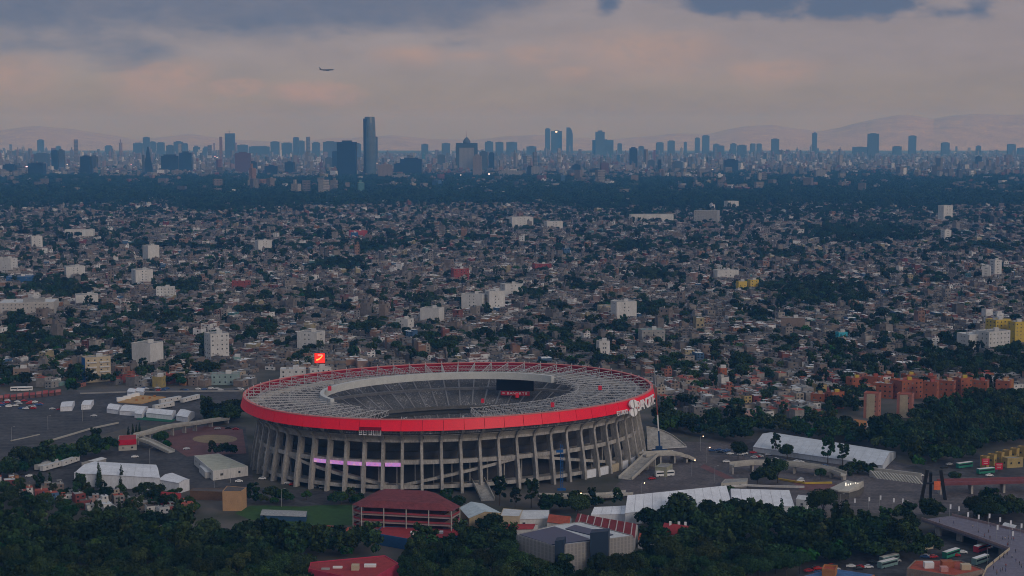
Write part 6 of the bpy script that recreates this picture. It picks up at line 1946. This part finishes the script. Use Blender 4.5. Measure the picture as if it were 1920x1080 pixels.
# near trees: zones of the photo (ground pixels), with the words that say where
ZONES = [
    ('bottom left wood', [(-300, 985), (60, 996), (150, 1000), (240, 1004), (330, 1000), (400, 1010), (460, 1022), (520, 1030), (560, 1045), (575, 1110), (560, 1165), (-300, 1165)], 8.2, 'in the dark wood at the lower left', None),
    ('below field', [(470, 1022), (540, 1014), (600, 1013), (660, 1020), (700, 1032), (735, 1045), (560, 1050)], 8.0, 'below the green playing field', None),
    ('centre wood', [(745, 1060), (800, 1040), (850, 1030), (900, 1020), (950, 1030), (968, 1060), (1010, 1082), (1010, 1150), (745, 1150)], 8.0, 'left of the solar-roofed hall', None),
    ('hall front', [(1010, 1085), (1200, 1075), (1200, 1150), (1010, 1150)], 9.0, 'at the bottom edge before the solar-roofed hall', None),
    ('school right', [(870, 985), (900, 995), (940, 1005), (950, 1020), (900, 1025), (872, 1010)], 7.0, 'between the red school and the solar-roofed hall', None),
    ('lower right wood', [(1200, 985), (1250, 975), (1330, 968), (1480, 962), (1500, 985), (1560, 1000), (1640, 1005), (1700, 1010), (1705, 1030), (1640, 1045), (1500, 1055), (1480, 1080), (1400, 1110), (1200, 1150), (1196, 1010), (1230, 1005)], 8.0, 'in the wood at the lower right', None),
    ('tree row', [(-20, 893), (60, 874), (130, 860), (212, 843), (220, 850), (140, 867), (60, 884), (-20, 906)], 5.6, 'in the row along the parking lot wall', 'bright'),
    ('round clump', [(383, 786), (448, 780), (454, 787), (440, 793), (388, 794)], 4.6, 'in the clump at the left end of the stadium', 'bright'),
    ('marquee hedge', [(150, 920), (185, 922), (190, 928), (140, 926)], 5.5, 'at the left foot of the big marquee', None),
    ('marquee hedge right', [(255, 922), (350, 928), (350, 932), (255, 927)], 4.5, 'in the hedge right under the big marquee', 'bright'),
    ('plaza shrubs', [(385, 855), (455, 845), (462, 856), (440, 862)], 6.0, 'behind the pale warehouse', 'bright'),
    ('lane hedge', [(470, 940), (550, 942), (550, 950), (470, 948)], 5.5, 'in the hedge above the playing field', None),
    ('lane hedge right', [(620, 945), (690, 935), (700, 940), (640, 955)], 5.5, 'between the playing field and the red school', None),
    ('apron shrubs', [(1010, 955), (1100, 950), (1150, 948), (1190, 940), (1180, 950), (1030, 965)], 6.0, 'between the low ramp and the white marquee', 'bright'),
    ('plaza trees', [(1410, 908), (1450, 900), (1470, 906), (1430, 912)], 6.0, 'before the curved ramp', None),
    ('terrace hedge', [(1578, 885), (1640, 885), (1645, 893), (1580, 893)], 4.5, 'in the bright hedge beside the curved ramp', 'bright'),
    ('plaza south', [(1590, 1000), (1700, 985), (1720, 1000), (1600, 1010)], 7.0, 'along the plaza above the lower right wood', None),
    ('bridge trees', [(1708, 975), (1760, 965), (1775, 968), (1740, 985)], 6.5, 'at the left end of the footbridge', None),
    ('right edge', [(1800, 968), (1850, 962), (1925, 955), (1925, 972), (1880, 985), (1850, 975)], 7.0, 'beyond the footbridge at the right edge', None),
    ('left road', [(100, 735), (145, 733), (145, 738), (105, 740)], 7.0, 'by the red canopy behind the parking lot', 'bright'),
    ('right wood', [(1226, 812), (1300, 820), (1400, 836), (1425, 815), (1560, 832), (1690, 856), (1705, 885), (1745, 878), (1812, 870), (1836, 852), (1925, 832), (2300, 825), (2300, 745), (1860, 752), (1740, 772), (1715, 800), (1640, 815), (1600, 822), (1580, 800), (1500, 806), (1380, 802), (1228, 792)], 9.0, 'in the broad wood right of the stadium', None),
    ('quarter trees', [(-10, 912), (120, 920), (240, 930), (350, 940), (370, 965), (330, 985), (150, 985), (-10, 975)], 8.5, 'between the small houses below the white marquee', None),
    ('avenue trees', [(1500, 1035), (1600, 1030), (1720, 1022), (1730, 1034), (1640, 1046), (1500, 1060)], 8.0, 'beside the avenue at the lower right', None),
    ('street trees', [(1490, 1052), (1640, 1044), (1750, 1034), (1790, 1044), (1700, 1060), (1600, 1064), (1500, 1086)], 10.0, 'among the buses at the lower right', None),
    ('estate trees', [(1582, 742), (1618, 748), (1618, 770), (1560, 775)], 8.0, 'in front of the orange brick estate', None),
]
SINGLE = [(937, 948, 5, 1.0, 'tall loose tree left of three before the stadium'), (966, 952, 5, .8, 'slender loose tree in the middle of three before the stadium'), (996, 952, 5, 1.0, 'tall loose tree right of three before the stadium'),
          (1083, 972, 1, 1.0, 'round dark tree before the white marquee'), (1365, 938, 9, .9, 'round tree rising before the gap between the marquees'), (186, 915, 7, 1.05, 'slim dark cypress left of the pair at the marquee'), (228, 915, 7, .95, 'slim dark cypress right of the pair at the marquee'),
          (144, 915, 7, .7, 'short cypress at the left end of the marquee'), (241, 821, 7, .6, 'small cypress behind the red gatehouse, nearest it'), (249, 819, 7, .6, 'small cypress second behind the red gatehouse'), (256, 817, 7, .6, 'small cypress third behind the red gatehouse'),
          (262, 815, 7, .6, 'small cypress fourth behind the red gatehouse'), (302, 836, 0, 1.0, 'round tree in the loop of the concrete overpass'), (313, 842, 2, .7, 'low shrub tree by the overpass loop'), (1454, 852, 5, .8, 'loose tree before the exhibition tent, left of three'),
          (1552, 872, 5, 1.05, 'tall loose tree before the exhibition tent, middle of three'), (1580, 872, 5, .95, 'tall loose tree before the exhibition tent, right of three'), (1476, 860, 9, .9, 'round dark tree before the exhibition tent'), (1384, 862, 1, .9, 'dark tree at the gate of the curved ramp'),
          (1458, 906, 1, 1.1, 'big round tree before the curved ramp'), (1420, 908, 9, .7, 'small round tree left of the big one at the curved ramp'), (1538, 900, 0, .65, 'small tree inside the curved ramp'), (1543, 975, 1, 1.35, 'large round dark tree left of the fan canopy'),
          (1790, 905, 0, .7, 'small tree before the dull red bridge'), (640, 945, 2, .8, 'bright round bush on the lane'), (575, 938, 2, .6, 'small bush by the playing field'), (838, 955, 4, .8, 'tree at the right shoulder of the red school'), (860, 958, 0, .8, 'round tree between the red school and pale hall'),
          (1850, 985, 1, 1.1, 'large tree behind the white shelter'), (1826, 970, 6, 1.1, 'large olive tree beyond the footbridge')]
cand = []
for nm, px_, pitch, words, tone in ZONES:
    q = pts(px_)
    xs, ys = [p[0] for p in q], [p[1] for p in q]
    yy = min(ys)
    row = 0
    while yy < max(ys):
        xx = min(xs) + (pitch / 2 if row % 2 else 0)
        while xx < max(xs):
            X, Y = xx + rr.uniform(-.38, .38) * pitch, yy + rr.uniform(-.38, .38) * pitch
            if inside(X, Y, q) and Y > 610:
                cand.append((X, Y, words, tone, nm, pitch))
            xx += pitch
        yy += pitch * .9
        row += 1
cx_, cy_ = np.array([c[0] for c in cand]), np.array([c[1] for c in cand])
HOME_POLY = [[(h[0].x + a * 3.4, h[0].y + b * 3.4) for a, b in ((-1, -1), (1, -1), (1, 1), (-1, 1))] for h in homes if h[3] == 'front']
hit = in_polys(cx_, cy_, FOOT, 3.0) | in_polys(cx_, cy_, HOME_POLY, .5)
cand = [c for c, h in zip(cand, hit) if not h]
cand.sort(key=lambda c: c[1] + (3000 if abs(PX((c[0], c[1], 6))[0] - 960) > 985 or PX((c[0], c[1], 12))[1] > 1085 else 0))
TONE = {0: 'dark green', 1: 'dark green', 2: 'bright green', 3: 'olive green', 4: 'dark green tall', 5: 'loose olive', 6: 'olive green', 8: 'olive tall', 9: 'dark green'}
def put_tree(X, Y, k, s, label, group, rz):
    t = thing('tree', label, 'tree', (X, Y, 0), rz, group)
    t.scale = (s, s, s * rr.uniform(.9, 1.1))
    link('trunk', TREES[k]['trunk'], t)
    link('crown', TREES[k]['crown'], t)
def size_word(z):
    return 'small' if z < .85 else ('large' if z > .99 else 'mid-sized')
SUBS = {'bottom left wood': (-20, 575, 1000, 1100, ('near the left edge', 'below the brick red houses', 'below the long red clubhouse', 'below the playing field')),
        'lower right wood': (1190, 1710, 965, 1090, ('by the red tiled roofs', 'below the widest marquee', 'below the white cabins', 'towards the footbridge')),
        'centre wood': (740, 1010, 1030, 1100, ('beside the bottom red roof', 'below the flat red wing', 'against the hall wall', 'at the hall corner'))}
def where_in(X, Y, nm):
    if nm not in SUBS:
        return ''
    x0, x1, y0, y1, w = SUBS[nm]
    x, y = PX((X, Y, 0))
    v = ', back row' if y < y0 + (y1 - y0) * .3 else (', middle' if y < y0 + (y1 - y0) * .65 else ', front')
    return ' ' + w[min(3, max(0, int((x - x0) / (x1 - x0) * 4)))] + v
for x, y, k, s, lab in SINGLE:
    p = G(x, y)
    put_tree(p.x, p.y, k, s, lab, None, rr.uniform(0, 6.28))
n_single = 300 - len(SINGLE)
left = []
for c in cand:
    X, Y, words, tone, nm, pitch = c
    small = 1.0 if nm in ('tree row', 'round clump') else (.62 if nm == 'quarter trees' else min(1.0, pitch / 8.0))
    if n_single > 0 and nm not in ('right wood', 'estate trees'):
        n_single -= 1
        k = rr.choice([2, 2, 2, 9]) if tone == 'bright' else rr.choices([0, 1, 2, 3, 4, 6, 8, 9], [5, 5, 1, 4, 2, 3, 2, 4])[0]
        sz = rr.uniform(.72, 1.12)
        put_tree(X, Y, k, sz * small, '%s %s tree %s%s' % (size_word(sz), TONE[k], {'bottom left wood': 'in the lower left wood', 'lower right wood': 'in the lower right wood', 'centre wood': 'in the wood'}.get(nm, words), where_in(X, Y, nm)), 'trees ' + words, rr.uniform(0, 6.28))
    else:
        left.append((X, Y, rr.uniform(.75, 1.2) * (small if nm != 'right wood' else 1.0)))
lx = np.array([l[0] for l in left]); ly = np.array([l[1] for l in left]); ls = np.array([l[2] for l in left])
AX, AY = np.concatenate([lx, TX]), np.concatenate([ly, TY])
S_ = np.concatenate([ls, rng.uniform(.55, 1.05, len(TX)) * (1 + .25 * (TY > 2600))])
n = len(AX)
scatter('city_trees', 'dark trees and woods spread among the houses', np.stack([AX, AY, 0 * AX], 1), rng.uniform(0, 6.28, n), np.stack([S_, S_, S_ * rng.uniform(.85, 1.15, n)], 1),
        rng.choice(7, n, p=[.22, .22, .17, .13, .1, .13, .03]), tree_protos)
# ------------------------------------------------------------------ haze
HZ = MB().prism([(-14500, -1500), (14500, -1500), (14500, 30500), (-14500, 30500)], -1.0, 560.0)
hz = bpy.data.materials.new('haze_air')
hz.use_nodes = True
hz.node_tree.nodes.clear()
_ho = hz.node_tree.nodes.new('ShaderNodeOutputMaterial')
_pv = hz.node_tree.nodes.new('ShaderNodeVolumePrincipled')
_pv.inputs['Color'].default_value = (.14, .46, 1.0, 1)
_pv.inputs['Absorption Color'].default_value = (1, 1, 1, 1)
_pv.inputs['Density'].default_value = 8.7e-5
_pv.inputs['Anisotropy'].default_value = 0.0
hz.node_tree.links.new(_pv.outputs[0], _ho.inputs['Volume'])
hob = struct('haze', HZ, hz, 'blue evening haze lying over the whole valley', 'stuff')
